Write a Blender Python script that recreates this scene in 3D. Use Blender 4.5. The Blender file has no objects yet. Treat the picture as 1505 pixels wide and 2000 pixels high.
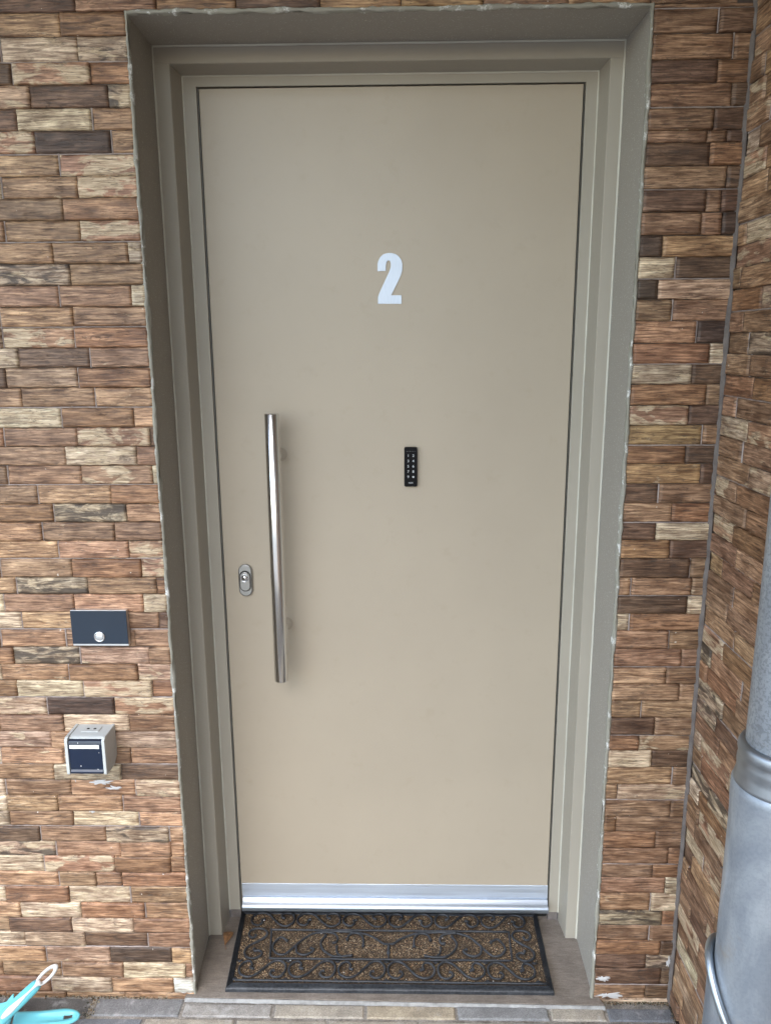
import bpy, bmesh, math, random, json
from mathutils import Vector, Matrix, noise
C = bpy.context.scene.collection
scene = bpy.context.scene

# ---------------------------------------------------------------- camera
CAM_F, YAW, PITCH, ROLL = 1503.197, -0.0206, -0.2180, 0.0063
CAM = Vector((0.0, -1.71, 1.4521))
def ray(a, b):
    cr, sr = math.cos(ROLL), math.sin(ROLL)
    x = a*cr+b*sr; up = -a*sr+b*cr
    cp, sp = math.cos(PITCH), math.sin(PITCH)
    y = cp-up*sp; z = sp+up*cp
    cy, sy = math.cos(YAW), math.sin(YAW)
    return Vector((x*cy+y*sy, -x*sy+y*cy, z))
fw = ray(0, 0); rt = ray(1, 0)-fw; upv = ray(0, 1)-fw
cam = bpy.data.objects.new('camera', bpy.data.cameras.new('camera'))
C.objects.link(cam); scene.camera = cam
M3 = Matrix((rt, upv, -fw)).transposed()
cam.matrix_world = Matrix.Translation(CAM) @ M3.to_4x4()
cam.data.sensor_fit = 'VERTICAL'; cam.data.sensor_height = 24.0
cam.data.lens = CAM_F/2000*24.0
cam.data.clip_start = 0.02; cam.data.clip_end = 500

# ---------------------------------------------------------------- light
SUN_EL, SUN_AZ = math.radians(52), math.radians(-10)   # azimuth from -Y (behind the camera) towards -X (left)
w = bpy.data.worlds.new('World'); scene.world = w; w.use_nodes = True
nt = w.node_tree; bg = nt.nodes['Background']
sky = nt.nodes.new('ShaderNodeTexSky'); sky.sky_type = 'NISHITA'; sky.sun_disc = False
sky.sun_elevation = SUN_EL; sky.sun_rotation = math.radians(180)-SUN_AZ
sky.air_density = 1.3; sky.dust_density = 1.2; sky.ozone_density = 1.0
sat = nt.nodes.new('ShaderNodeHueSaturation'); sat.inputs['Saturation'].default_value = 0.85
nt.links.new(sky.outputs[0], sat.inputs['Color']); nt.links.new(sat.outputs[0], bg.inputs['Color'])
bg.inputs['Strength'].default_value = 0.15
sd = bpy.data.lights.new('sun', 'SUN'); sd.energy = 0.9; sd.angle = math.radians(50); sd.color = (1.0, 0.97, 0.92)
so = bpy.data.objects.new('sun', sd); C.objects.link(so)
sdir = Vector((math.sin(SUN_AZ)*math.cos(SUN_EL), -math.cos(SUN_AZ)*math.cos(SUN_EL), math.sin(SUN_EL)))
so.rotation_euler = sdir.to_track_quat('Z', 'Y').to_euler()
scene.view_settings.view_transform = 'Standard'; scene.view_settings.look = 'None'
scene.view_settings.exposure = 2.25; scene.view_settings.gamma = 1.0

random.seed(7)
WY = -0.2357      # face of the clad wall
XR = 0.6065        # face of the side wall
ROWS_L=json.loads('''[[2.0108,[[-0.5593,"d"],[-0.4191,"m"],[-0.2813,"r"],[-0.1368,"d"],[0.0018,"g"],[0.1417,"g"],[0.2871,"m"],[0.426,"g"],[0.5729,"m"]]],[1.9733,[[-0.5887,"b"],[-0.4708,"r"]]],[1.9339,[[-0.6963,"m*"],[-0.562,"c"],[-0.4739,"s"]]],[1.8971,[[-0.6796,"d*"],[-0.5428,"B"],[-0.4723,"r"]]],[1.8591,[[-0.6528,"p"],[-0.5134,"d"],[-0.4725,"s"]]],[1.8224,[[-0.6806,"d"],[-0.5449,"c*"],[-0.4717,"m"]]],[1.7843,[[-0.6516,"B"],[-0.5133,"D*"],[-0.4691,"b"]]],[1.7466,[[-0.6109,"b*"],[-0.4683,"B"]]],[1.7094,[[-0.7202,"c*"],[-0.5828,"m"],[-0.4683,"B"]]],[1.6708,[[-0.6118,"m"],[-0.4684,"b"]]],[1.6345,[[-0.7222,"b*"],[-0.5841,"m"],[-0.4673,"B"]]],[1.5959,[[-0.638,"b"],[-0.4986,"m"],[-0.4673,"c"]]],[1.5578,[[-0.6103,"s"],[-0.4673,"m"]]],[1.5192,[[-0.6332,"m*"],[-0.4988,"m"],[-0.4682,"c"]]],[1.483,[[-0.7481,"m*"],[-0.6116,"b"],[-0.4679,"m"]]],[1.4445,[[-0.6113,"B*"],[-0.4668,"r"]]],[1.4074,[[-0.7234,"c"],[-0.5855,"d*"],[-0.4665,"m"]]],[1.3699,[[-0.7512,"d"],[-0.6114,"p*"],[-0.4663,"r"]]],[1.333,[[-0.7256,"m"],[-0.5822,"m*"],[-0.4659,"b"]]],[1.2937,[[-0.6513,"c*"],[-0.5123,"r"],[-0.4667,"b"]]],[1.257,[[-0.767,"r*"],[-0.6248,"m"],[-0.4832,"B"],[-0.4663,"d"]]],[1.2198,[[-0.6504,"m"],[-0.5119,"c"],[-0.4669,"m"]]],[1.1823,[[-0.7684,"m*"],[-0.6237,"m"],[-0.4836,"B"],[-0.4665,"c"]]],[1.1433,[[-0.7127,"m*"],[-0.5684,"b"],[-0.4661,"r"]]],[1.1064,[[-0.6848,"r*"],[-0.5409,"s"],[-0.4676,"b"]]],[1.0681,[[-0.7112,"b*"],[-0.5675,"m"],[-0.4682,"m"]]],[1.0321,[[-0.6829,"b*"],[-0.5426,"b"],[-0.4676,"B"]]],[0.9919,[[-0.8044,"b*"],[-0.6598,"b"],[-0.5199,"r"],[-0.4682,"B"]]],[0.9567,[[-0.776,"b*"],[-0.6319,"s"],[-0.4924,"b"],[-0.4675,"r"]]],[0.9184,[[-0.8055,"c*"],[-0.6626,"m"],[-0.5212,"b"],[-0.4679,"c"]]],[0.8819,[[-0.7737,"c*"],[-0.6238,"b"],[-0.4924,"m"],[-0.4683,"d"]]],[0.8428,[[-0.6866,"b*"],[-0.5448,"m"],[-0.4688,"m"]]],[0.8048,[[-0.7992,"r"],[-0.6604,"s*"],[-0.5179,"p"],[-0.4691,"m"]]],[0.7684,[[-0.829,"c"],[-0.6873,"b*"],[-0.544,"r"],[-0.4694,"p"]]],[0.7311,[[-0.8009,"r"],[-0.6597,"c*"],[-0.5168,"B"],[-0.4697,"r"]]],[0.6909,[[-0.7402,"p*"],[-0.5995,"D"],[-0.4702,"B"]]],[0.6527,[[-0.7103,"m"],[-0.5712,"c"],[-0.4705,"m"]]],[0.6146,[[-0.7392,"p"],[-0.6047,"m"],[-0.4707,"p"]]],[0.5774,[[-0.8509,"c*"],[-0.7176,"b"],[-0.5738,"m"],[-0.4709,"m"]]],[0.5398,[[-0.7411,"m"],[-0.5976,"c"],[-0.4723,"d"]]],[0.5018,[[-0.8495,"c*"],[-0.7094,"m"],[-0.5686,"b*"],[-0.4725,"p"]]],[0.4641,[[-0.8516,"c"],[-0.7408,"b"],[-0.5982,"b*"],[-0.4726,"m"]]],[0.4281,[[-0.85,"c"],[-0.7107,"m"],[-0.5664,"c*"],[-0.4727,"b"]]],[0.39,[[-0.7854,"d*"],[-0.6423,"m"],[-0.5031,"s*"],[-0.4728,"b"]]],[0.3537,[[-0.7551,"s*"],[-0.6137,"m"],[-0.5021,"m"],[-0.4729,"b"]]],[0.3138,[[-0.7852,"c*"],[-0.6294,"B"],[-0.5059,"r"],[-0.4731,"b"]]],[0.2781,[[-0.7557,"b*"],[-0.6734,"m"],[-0.6164,"m"],[-0.4742,"r"]]],[0.2355,[[-0.8808,"c"],[-0.738,"r"],[-0.6003,"c*"],[-0.4745,"m"]]],[0.1971,[[-0.8504,"b"],[-0.714,"c"],[-0.5699,"r*"],[-0.4746,"m"]]],[0.1601,[[-0.8801,"b"],[-0.7382,"d"],[-0.5992,"c"],[-0.4757,"m"]]],[0.1211,[[-0.8493,"c"],[-0.7128,"p"],[-0.5697,"d*"],[-0.4757,"m"]]],[0.0795,[[-0.8045,"b*"],[-0.6592,"p"],[-0.519,"D"],[-0.4759,"b"]]],[0.0409,[[-0.773,"m*"],[-0.6318,"m"],[-0.49,"c"],[-0.4771,"m"]]],[0.0005,[[-0.8006,"m*"],[-0.661,"c"],[-0.5195,"b"],[-0.4772,"w"]]],[-0.0177,[[-0.7692,"m"],[-0.6329,"m"],[-0.4759,"b"]]]]''')
ROWS_R=json.loads('''[[2.0039,[[0.5722,"m"]]],[1.9647,[[0.5437,"m*"],[0.6105,"d"]]],[1.9242,[[0.5725,"m*"],[0.6101,"m"]]],[1.8872,[[0.5478,"d"],[0.6092,"r"]]],[1.849,[[0.5749,"m"],[0.6094,"d"]]],[1.8111,[[0.5472,"m"],[0.6094,"d"]]],[1.7911,[[0.5382,"m"],[0.573,"m"],[0.6086,"d"]]],[1.7525,[[0.5459,"d"],[0.6087,"r"]]],[1.7142,[[0.578,"m"],[0.6078,"d"]]],[1.6751,[[0.5451,"d"],[0.5724,"m"],[0.6078,"d"]]],[1.6363,[[0.5392,"m"],[0.5757,"m"],[0.6086,"D"]]],[1.5993,[[0.4731,"D"],[0.6093,"g"]]],[1.5614,[[0.5008,"c*"],[0.609,"d"]]],[1.5244,[[0.4709,"D"],[0.6068,"p"]]],[1.4857,[[0.5008,"m*"],[0.6056,"m"]]],[1.446,[[0.548,"b*"],[0.6045,"D"]]],[1.4086,[[0.5737,"r"],[0.605,"c"]]],[1.3708,[[0.5445,"c"],[0.6045,"d"]]],[1.3316,[[0.5735,"r"],[0.6041,"m"]]],[1.2939,[[0.5438,"B"],[0.6035,"d"]]],[1.2558,[[0.5739,"g*"],[0.602,"m"]]],[1.2192,[[0.5448,"r"],[0.6022,"d"]]],[1.1802,[[0.5762,"g"],[0.6016,"d"]]],[1.1423,[[0.4995,"d*"],[0.6019,"m"]]],[1.104,[[0.5269,"b"],[0.6021,"r"]]],[1.0678,[[0.4987,"d"],[0.6022,"c"]]],[1.0308,[[0.5273,"r"],[0.6023,"d"]]],[0.9912,[[0.5714,"d*"],[0.6026,"m"]]],[0.9539,[[0.4579,"b*"],[0.5764,"m"],[0.6026,"b"]]],[0.9156,[[0.5712,"d"],[0.6017,"c"]]],[0.8796,[[0.4595,"c*"],[0.6016,"r"]]],[0.841,[[0.5411,"m*"],[0.6016,"m"]]],[0.8016,[[0.5677,"m"],[0.6007,"m"]]],[0.7645,[[0.5393,"b"],[0.6006,"m"]]],[0.727,[[0.5691,"b"],[0.6004,"b"]]],[0.6891,[[0.4954,"m*"],[0.6003,"b"]]],[0.649,[[0.5244,"d"],[0.6003,"m"]]],[0.6139,[[0.495,"r"],[0.6009,"B"]]],[0.5754,[[0.523,"c"],[0.6007,"d"]]],[0.5347,[[0.5707,"b*"],[0.6007,"m"]]],[0.499,[[0.4571,"m"],[0.6013,"p"]]],[0.4582,[[0.572,"m"],[0.6012,"m"]]],[0.4224,[[0.4583,"r"],[0.6007,"m"]]],[0.3825,[[0.5448,"r"],[0.6005,"m"]]],[0.3435,[[0.5749,"m"],[0.6012,"r"]]],[0.3092,[[0.5443,"m"],[0.6005,"r"]]],[0.2701,[[0.5735,"m"],[0.6012,"c"]]],[0.2267,[[0.5454,"b*"],[0.6011,"c"]]],[0.1905,[[0.5725,"s"],[0.6005,"r"]]],[0.1503,[[0.5483,"m*"],[0.6012,"m"]]],[0.1136,[[0.5734,"r"],[0.6005,"d"]]],[0.0752,[[0.5454,"d"],[0.6011,"s"]]],[0.0335,[[0.5813,"d"],[0.6018,"d"]]],[-0.0028,[[0.5483,"m"],[0.6022,"d"]]],[-0.0138,[[0.603,"c"]]]]''')
MAT={'A': [(-0.28, -0.0939), (-0.2988, -0.0828), (-0.3129, -0.1018), (-0.3128, -0.1202), (-0.2993, -0.1346), (-0.2797, -0.1343), (-0.2557, -0.1048), (-0.2307, -0.0763), (-0.2003, -0.0644), (-0.171, -0.0679), (-0.1585, -0.0811), (-0.1601, -0.0962), (-0.1699, -0.0982)], 'B': [(-0.258, -0.1085), (-0.2523, -0.1304), (-0.2347, -0.1373), (-0.2188, -0.1299), (-0.2128, -0.1208), (-0.2219, -0.1154)], 'C': [(-0.1878, -0.0738), (-0.1984, -0.0966), (-0.192, -0.1187), (-0.1735, -0.1366), (-0.1508, -0.1417), (-0.1178, -0.1377)], 'D': [(-0.135, -0.0884), (-0.1303, -0.0731), (-0.1193, -0.0661), (-0.1047, -0.069), (-0.0953, -0.0841), (-0.0941, -0.1102)], 'E': [(-0.2003, -0.0644), (-0.1629, -0.0612), (-0.1252, -0.0635), (-0.0932, -0.0688), (-0.0639, -0.0837), (-0.0436, -0.1003), (-0.0322, -0.1039), (-0.0318, -0.1312)], 'F': [(-0.1589, -0.111), (-0.156, -0.1292), (-0.1453, -0.1416)]}
TWO=[(-0.0487, 1.598), (-0.0486, 1.6133), (-0.0471, 1.6186), (-0.0429, 1.6267), (-0.0363, 1.6324), (-0.0278, 1.6346), (-0.0194, 1.6347), (-0.011, 1.6327), (-0.0035, 1.6277), (0.0016, 1.62), (0.0038, 1.612), (0.0035, 1.6012), (0.0016, 1.5922), (-0.0022, 1.5841), (-0.0074, 1.5733), (-0.0141, 1.5606), (-0.0203, 1.5486), (0.0018, 1.5485), (0.0018, 1.5308), (-0.0483, 1.5312), (-0.0482, 1.5445), (-0.0463, 1.5508), (-0.0405, 1.5635), (-0.0338, 1.5771), (-0.0271, 1.5906), (-0.0224, 1.6005), (-0.0203, 1.6077), (-0.0206, 1.6148), (-0.0223, 1.6189), (-0.0251, 1.6201), (-0.0279, 1.6192), (-0.0298, 1.6158), (-0.0312, 1.6095), (-0.0316, 1.5988)]


# ---------------------------------------------------------------- helpers
def obj(name, verts, faces, mat, parent=None, smooth=False, bevel=0, seg=2, solid=0):
    me = bpy.data.meshes.new(name); me.from_pydata([tuple(v) for v in verts], [], faces)
    me.validate(); me.update()
    if mat: me.materials.append(mat)
    o = bpy.data.objects.new(name, me); C.objects.link(o)
    if parent: o.parent = parent
    if smooth:
        for p in me.polygons: p.use_smooth = True
    if bevel:
        m = o.modifiers.new('bevel', 'BEVEL'); m.width = bevel; m.segments = seg; m.limit_method = 'ANGLE'; m.angle_limit = math.radians(35)
        for p in me.polygons: p.use_smooth = True
        m2 = o.modifiers.new('wn', 'WEIGHTED_NORMAL')
    return o
def fixn(o):
    bm = bmesh.new(); bm.from_mesh(o.data); bmesh.ops.recalc_face_normals(bm, faces=bm.faces); bm.to_mesh(o.data); bm.free(); return o
class MB:
    def __init__(s): s.v = []; s.f = []
    def add(s, v, f):
        n = len(s.v); s.v += [tuple(x) for x in v]; s.f += [tuple(i+n for i in t) for t in f]
    def box(s, a, b):
        x0, y0, z0 = a; x1, y1, z1 = b
        s.add([(x0,y0,z0),(x1,y0,z0),(x1,y1,z0),(x0,y1,z0),(x0,y0,z1),(x1,y0,z1),(x1,y1,z1),(x0,y1,z1)],
              [(0,3,2,1),(4,5,6,7),(0,1,5,4),(1,2,6,5),(2,3,7,6),(3,0,4,7)])
    def tube(s, pts, r, n=10, flat=1.0, cap=True, rad=None):
        pts = [Vector(p) for p in pts]; N = len(pts); base = []
        upref = Vector((0,0,1))
        for i, p in enumerate(pts):
            t = (pts[min(i+1,N-1)]-pts[max(i-1,0)]).normalized()
            u = upref if abs(t.dot(upref)) < .95 else Vector((0,1,0))
            a = t.cross(u).normalized(); b = a.cross(t).normalized()
            rr = rad[i] if rad else r
            for k in range(n):
                an = 2*math.pi*k/n
                base.append(p+a*math.cos(an)*rr+b*math.sin(an)*rr*flat)
        f = []
        for i in range(N-1):
            for k in range(n):
                f.append((i*n+k, i*n+(k+1)%n, (i+1)*n+(k+1)%n, (i+1)*n+k))
        if cap: f.append(tuple(range(n-1,-1,-1))); f.append(tuple((N-1)*n+k for k in range(n)))
        s.add(base, f)
    def lathe(s, prof, c, axis='z', n=48, close=False):
        # prof: (radius, height) along axis
        vs = []; N = len(prof)
        for r, h in prof:
            for k in range(n):
                a = 2*math.pi*k/n; x, y = r*math.cos(a), r*math.sin(a)
                if axis == 'z': vs.append((c[0]+x, c[1]+y, c[2]+h))
                elif axis == 'y': vs.append((c[0]+x, c[1]+h, c[2]+y))
        f = []
        for i in range(N-1):
            for k in range(n): f.append((i*n+k, i*n+(k+1)%n, (i+1)*n+(k+1)%n, (i+1)*n+k))
        s.add(vs, f)
    def build(s, name, mat, parent=None, **k): return fixn(obj(name, s.v, s.f, mat, parent, **k))
def empty(name, label, cat, loc, group=None):
    o = bpy.data.objects.new(name, None); C.objects.link(o); o.location = loc; o.empty_display_size = .05
    tag(o, label, cat, group); return o
def tag(o, label=None, cat=None, group=None, kind=None):
    if label: o['label'] = label
    if cat: o['category'] = cat
    if group: o['group'] = group
    if kind: o['kind'] = kind
    return o
def settle(root):
    # children were built in world coordinates: move them into the root's frame
    bpy.context.view_layer.update()
    for ch in root.children:
        ch.matrix_parent_inverse = Matrix.Translation(-root.location)
def crom(pts, k=8):
    P = [Vector(p) for p in pts]; P = [P[0]*2-P[1]]+P+[P[-1]*2-P[-2]]; out = []
    for i in range(1, len(P)-2):
        for j in range(k):
            t = j/k; a, b, c, d = P[i-1], P[i], P[i+1], P[i+2]
            out.append(.5*((2*b)+(c-a)*t+(2*a-5*b+4*c-d)*t*t+(3*b-a-3*c+d)*t**3))
    out.append(P[-2]); return out

# ---------------------------------------------------------------- materials
def mat(name):
    m = bpy.data.materials.new(name); m.use_nodes = True; n = m.node_tree.nodes; l = m.node_tree.links
    return m, n, l, n['Principled BSDF']
def N(n, t, **k):
    x = n.new(t)
    for a, b in k.items():
        if a.startswith('_'): x.inputs[a[1:]].default_value = b
        else: setattr(x, a, b)
    return x
def noise_n(n, l, vec, scale, detail=4, rough=.55, dist=0, stretch=None):
    t = N(n, 'ShaderNodeTexNoise'); t.inputs['Scale'].default_value = scale; t.inputs['Detail'].default_value = detail
    t.inputs['Roughness'].default_value = rough; t.inputs['Distortion'].default_value = dist
    if stretch:
        mp = N(n, 'ShaderNodeMapping'); mp.inputs['Scale'].default_value = stretch; l.new(vec, mp.inputs['Vector']); vec = mp.outputs[0]
    l.new(vec, t.inputs['Vector']); return t.outputs['Fac']
def ramp(n, l, src, a, b, ca=(0,0,0,1), cb=(1,1,1,1)):
    r = N(n, 'ShaderNodeValToRGB'); r.color_ramp.elements[0].position = a; r.color_ramp.elements[1].position = b
    r.color_ramp.elements[0].color = ca; r.color_ramp.elements[1].color = cb; l.new(src, r.inputs['Fac']); return r.outputs['Color']
def mixc(n, l, fac, a, b, mode='MIX'):
    m = N(n, 'ShaderNodeMix', data_type='RGBA', blend_type=mode)
    for s, v in ((0, fac), (6, a), (7, b)):
        if isinstance(v, (int, float)): m.inputs[s].default_value = v
        elif isinstance(v, tuple): m.inputs[s].default_value = (v+(1,))[:4]
        else: l.new(v, m.inputs[s])
    return m.outputs[2]
def mth(n, l, op, a, b=None):
    m = N(n, 'ShaderNodeMath', operation=op)
    for i, v in enumerate((a, b)):
        if v is None: continue
        if isinstance(v, (int, float)): m.inputs[i].default_value = v
        else: l.new(v, m.inputs[i])
    return m.outputs[0]
def bump(n, l, h, strength, dist, bs, prev=None):
    b = N(n, 'ShaderNodeBump'); b.inputs['Strength'].default_value = strength; b.inputs['Distance'].default_value = dist
    l.new(h, b.inputs['Height'])
    if prev: l.new(prev, b.inputs['Normal'])
    if bs: l.new(b.outputs[0], bs.inputs['Normal'])
    return b.outputs[0]
def objco(n): return N(n, 'ShaderNodeTexCoord').outputs['Object']

# painted / plain materials with slight variation
def paint(name, col, rough=.45, var=.06, bscale=60, bstr=.08, speck=0, spec=.5, dirt=None):
    m, n, l, b = mat(name); co = objco(n)
    big = noise_n(n, l, co, 3.5, 5); fine = noise_n(n, l, co, bscale, 6, .65)
    c = mixc(n, l, ramp(n, l, big, .3, .7), tuple(x*(1-var) for x in col), tuple(min(1, x*(1+var)) for x in col))
    if speck:
        sp = noise_n(n, l, co, 420, 2, .5); c = mixc(n, l, ramp(n, l, sp, .66, .7), c, tuple(min(1, x*2.2) for x in col))
    if dirt:
        dn = noise_n(n, l, co, 22, 8, .7); c = mixc(n, l, mth(n, l, 'MULTIPLY', ramp(n, l, dn, .56, .7), .6), c, dirt)
    l.new(c, b.inputs['Base Color'])
    l.new(ramp(n, l, fine, .2, .8, (rough-.06,)*3+(1,), (rough+.08,)*3+(1,)), b.inputs['Roughness'])
    b.inputs['Specular IOR Level'].default_value = spec
    bump(n, l, fine, bstr, .002, b); return m
def metal(name, col, rough, stretch, var=.12, aniso=0.0):
    m, n, l, b = mat(name); co = objco(n)
    g = noise_n(n, l, co, 1.0, 3, .6, 0, stretch)
    l.new(mixc(n, l, g, tuple(x*(1-var) for x in col), tuple(min(1, x*(1+var)) for x in col)), b.inputs['Base Color'])
    b.inputs['Metallic'].default_value = 1
    l.new(ramp(n, l, g, .2, .8, (rough*.8,)*3+(1,), (rough*1.3,)*3+(1,)), b.inputs['Roughness'])
    b.inputs['Anisotropic'].default_value = aniso
    bump(n, l, g, .05, .001, b); return m

M_DOOR = paint('door_paint', (.362, .310, .242), .38, .035, 900, .06, dirt=(.335, .285, .215))
M_FRAME = paint('frame_paint', (.318, .292, .245), .38, .04, 120, .05, spec=.5)
M_PLASTER = paint('reveal_paint', (.292, .272, .240), .60, .03, 60, .22, speck=1)
M_CAULK = paint('sealant', (.46, .45, .39), .4, .12, 90, .3)
M_BLACK = paint('rubber_seal', (.012, .012, .011), .6, .1, 60, .1)
M_STEEL = metal('brushed_steel', (.74, .74, .74), .19, (900, 900, 6), .06)
M_ALU = metal('brushed_aluminium', (.64, .69, .77), .60, (4, 700, 700), .20)
M_NICKEL = metal('satin_nickel', (.33, .33, .325), .42, (300, 300, 300), .05)
M_CHROME = metal('chrome', (.62, .63, .65), .20, (20, 20, 20), .02)
M_NUM = metal('number_aluminium', (.44, .49, .57), .50, (500, 40, 40), .22)
M_KEYPAD = paint('keypad_black', (.003, .003, .004), .5, .1, 60, .02, spec=.12)
M_INK = paint('white_print', (.48, .49, .52), .5, .02, 60, .02)
M_INK2 = paint('dim_print', (.16, .16, .17), .5, .02, 60, .02)
M_NAVY = paint('dark_blue_plate', (.010, .020, .036), .32, .15, 30, .03)
M_BELLALU = metal('bell_aluminium', (.70, .73, .76), .38, (5, 300, 300), .06)
M_GREYPL = paint('light_grey_plastic', (.45, .475, .475), .42, .06, 80, .05, dirt=(.40, .37, .32))
M_LID = paint('navy_flap', (.006, .014, .036), .32, .15, 60, .04)
M_LABEL = paint('paper_strip', (.82, .84, .84), .5, .02, 60, .02)
M_HOLE = paint('dark_hole', (.02, .02, .02), .8, .1, 60, .02)
M_AQUA = paint('turquoise_plastic', (.13, .46, .53), .38, .04, 60, .03)
M_WHITE = paint('white_rubber', (.62, .63, .63), .45, .03, 60, .03)
M_CEIL = paint('canopy_paint', (.30, .28, .24), .7, .05, 40, .2)

def make_tile_mat():
    m, n, l, b = mat('wood_look_tile')
    uv = N(n, 'ShaderNodeUVMap', uv_map='UVMap').outputs[0]
    tc = N(n, 'ShaderNodeVertexColor', layer_name='tint').outputs['Color']
    tx = N(n, 'ShaderNodeVertexColor', layer_name='mixer').outputs['Color']
    sep = N(n, 'ShaderNodeSeparateColor'); l.new(tx, sep.inputs[0])
    S, K, Rn = sep.outputs[0], sep.outputs[1], sep.outputs[2]
    grain = noise_n(n, l, uv, 1.0, 7, .68, .6, (22, 330, 1))
    wav = noise_n(n, l, uv, 1.0, 5, .6, 1.6, (9, 75, 1))
    patch = noise_n(n, l, uv, 1.0, 5, .62, .9, (13, 48, 1))
    patch2 = noise_n(n, l, uv, 1.0, 4, .6, .5, (17, 42, 3))
    crack = noise_n(n, l, uv, 1.0, 4, .5, 1.2, (16, 150, 1))
    cloud = noise_n(n, l, uv, 1.0, 4, .6, .3, (18, 30, 7))
    c = mixc(n, l, 1.0, tc, ramp(n, l, grain, .38, .62, (.44,.38,.34,1), (1.38,1.38,1.36,1)), 'MULTIPLY')
    c = mixc(n, l, 1.0, c, ramp(n, l, wav, .36, .60, (.56,.49,.45,1), (1.16,1.18,1.18,1)), 'MULTIPLY')
    c = mixc(n, l, 1.0, c, ramp(n, l, cloud, .32, .66, (.60,.55,.53,1), (1.25,1.28,1.32,1)), 'MULTIPLY')
    # cream sapwood patches
    th = mth(n, l, 'SUBTRACT', .80, mth(n, l, 'MULTIPLY', K, .36))
    cm = mth(n, l, 'MULTIPLY', mth(n, l, 'SUBTRACT', patch2, th), 16); cl = N(n, 'ShaderNodeClamp'); l.new(cm, cl.inputs[0])
    cream = mixc(n, l, 1.0, (.53,.43,.31), ramp(n, l, grain, .38, .62, (.58,.50,.40,1), (1.2,1.2,1.18,1)), 'MULTIPLY')
    c = mixc(n, l, mth(n, l, 'MULTIPLY', cl.outputs[0], .85), c, cream)
    # dark burnt streaks
    th = mth(n, l, 'SUBTRACT', .78, mth(n, l, 'MULTIPLY', S, .30))
    sm = mth(n, l, 'MULTIPLY', mth(n, l, 'SUBTRACT', patch, th), 11); cl2 = N(n, 'ShaderNodeClamp'); l.new(sm, cl2.inputs[0])
    c = mixc(n, l, mth(n, l, 'MULTIPLY', cl2.outputs[0], .85), c, (.040,.028,.022))
    # thin cracks
    ca = mth(n, l, 'ABSOLUTE', mth(n, l, 'SUBTRACT', crack, .5))
    cm2 = ramp(n, l, ca, .0, .028, (1,1,1,1), (0,0,0,1))
    gate = ramp(n, l, patch2, .44, .56)
    cf = mth(n, l, 'MULTIPLY', mth(n, l, 'MULTIPLY', cm2, gate), .72)
    c = mixc(n, l, cf, c, (.05,.036,.03))
    # pale lime bloom and paint smears, denser near the ground
    co = objco(n); sz = N(n, 'ShaderNodeSeparateXYZ'); l.new(co, sz.inputs[0])
    hz = N(n, 'ShaderNodeMapRange'); hz.inputs['From Min'].default_value = .75; hz.inputs['From Max'].default_value = .0
    l.new(sz.outputs['Z'], hz.inputs['Value'])
    lime = noise_n(n, l, co, 9, 9, .78)
    lm = mth(n, l, 'MULTIPLY', mth(n, l, 'SUBTRACT', lime, mth(n, l, 'SUBTRACT', .70, mth(n, l, 'MULTIPLY', hz.outputs[0], .115))), 6)
    cl3 = N(n, 'ShaderNodeClamp'); l.new(lm, cl3.inputs[0])
    c = mixc(n, l, mth(n, l, 'MULTIPLY', cl3.outputs[0], .62), c, (.52,.50,.50))
    spl = noise_n(n, l, co, 95, 2, .5); c = mixc(n, l, ramp(n, l, spl, .775, .80), c, (.55,.50,.44))
    l.new(c, b.inputs['Base Color'])
    l.new(ramp(n, l, grain, .2, .8, (.42,)*3+(1,), (.62,)*3+(1,)), b.inputs['Roughness'])
    b.inputs['Specular IOR Level'].default_value = .42
    h = mth(n, l, 'ADD', mth(n, l, 'MULTIPLY', grain, .5), mth(n, l, 'SUBTRACT', wav, mth(n, l, 'MULTIPLY', cf, .6)))
    bump(n, l, h, .55, .0022, b)
    return m
M_TILE = make_tile_mat()
def mortar_mat(name, a, bcol):
    m, n, l, b = mat(name); co = objco(n)
    f = noise_n(n, l, co, 30, 7, .7)
    l.new(mixc(n, l, ramp(n, l, f, .3, .7), a, bcol), b.inputs['Base Color']); b.inputs['Roughness'].default_value = .9
    bump(n, l, noise_n(n, l, co, 260, 6, .7), .5, .002, b); return m
M_MORTAR = mortar_mat('mortar', (.20,.155,.14), (.40,.345,.32))
M_BACK = mortar_mat('joint_shadow_backing', (.05,.036,.030), (.10,.075,.06))  # dark brown stands in for the thin shadows in the tile joints
M_GREYM = mortar_mat('corner_mortar', (.085,.070,.064), (.17,.148,.138))

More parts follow.
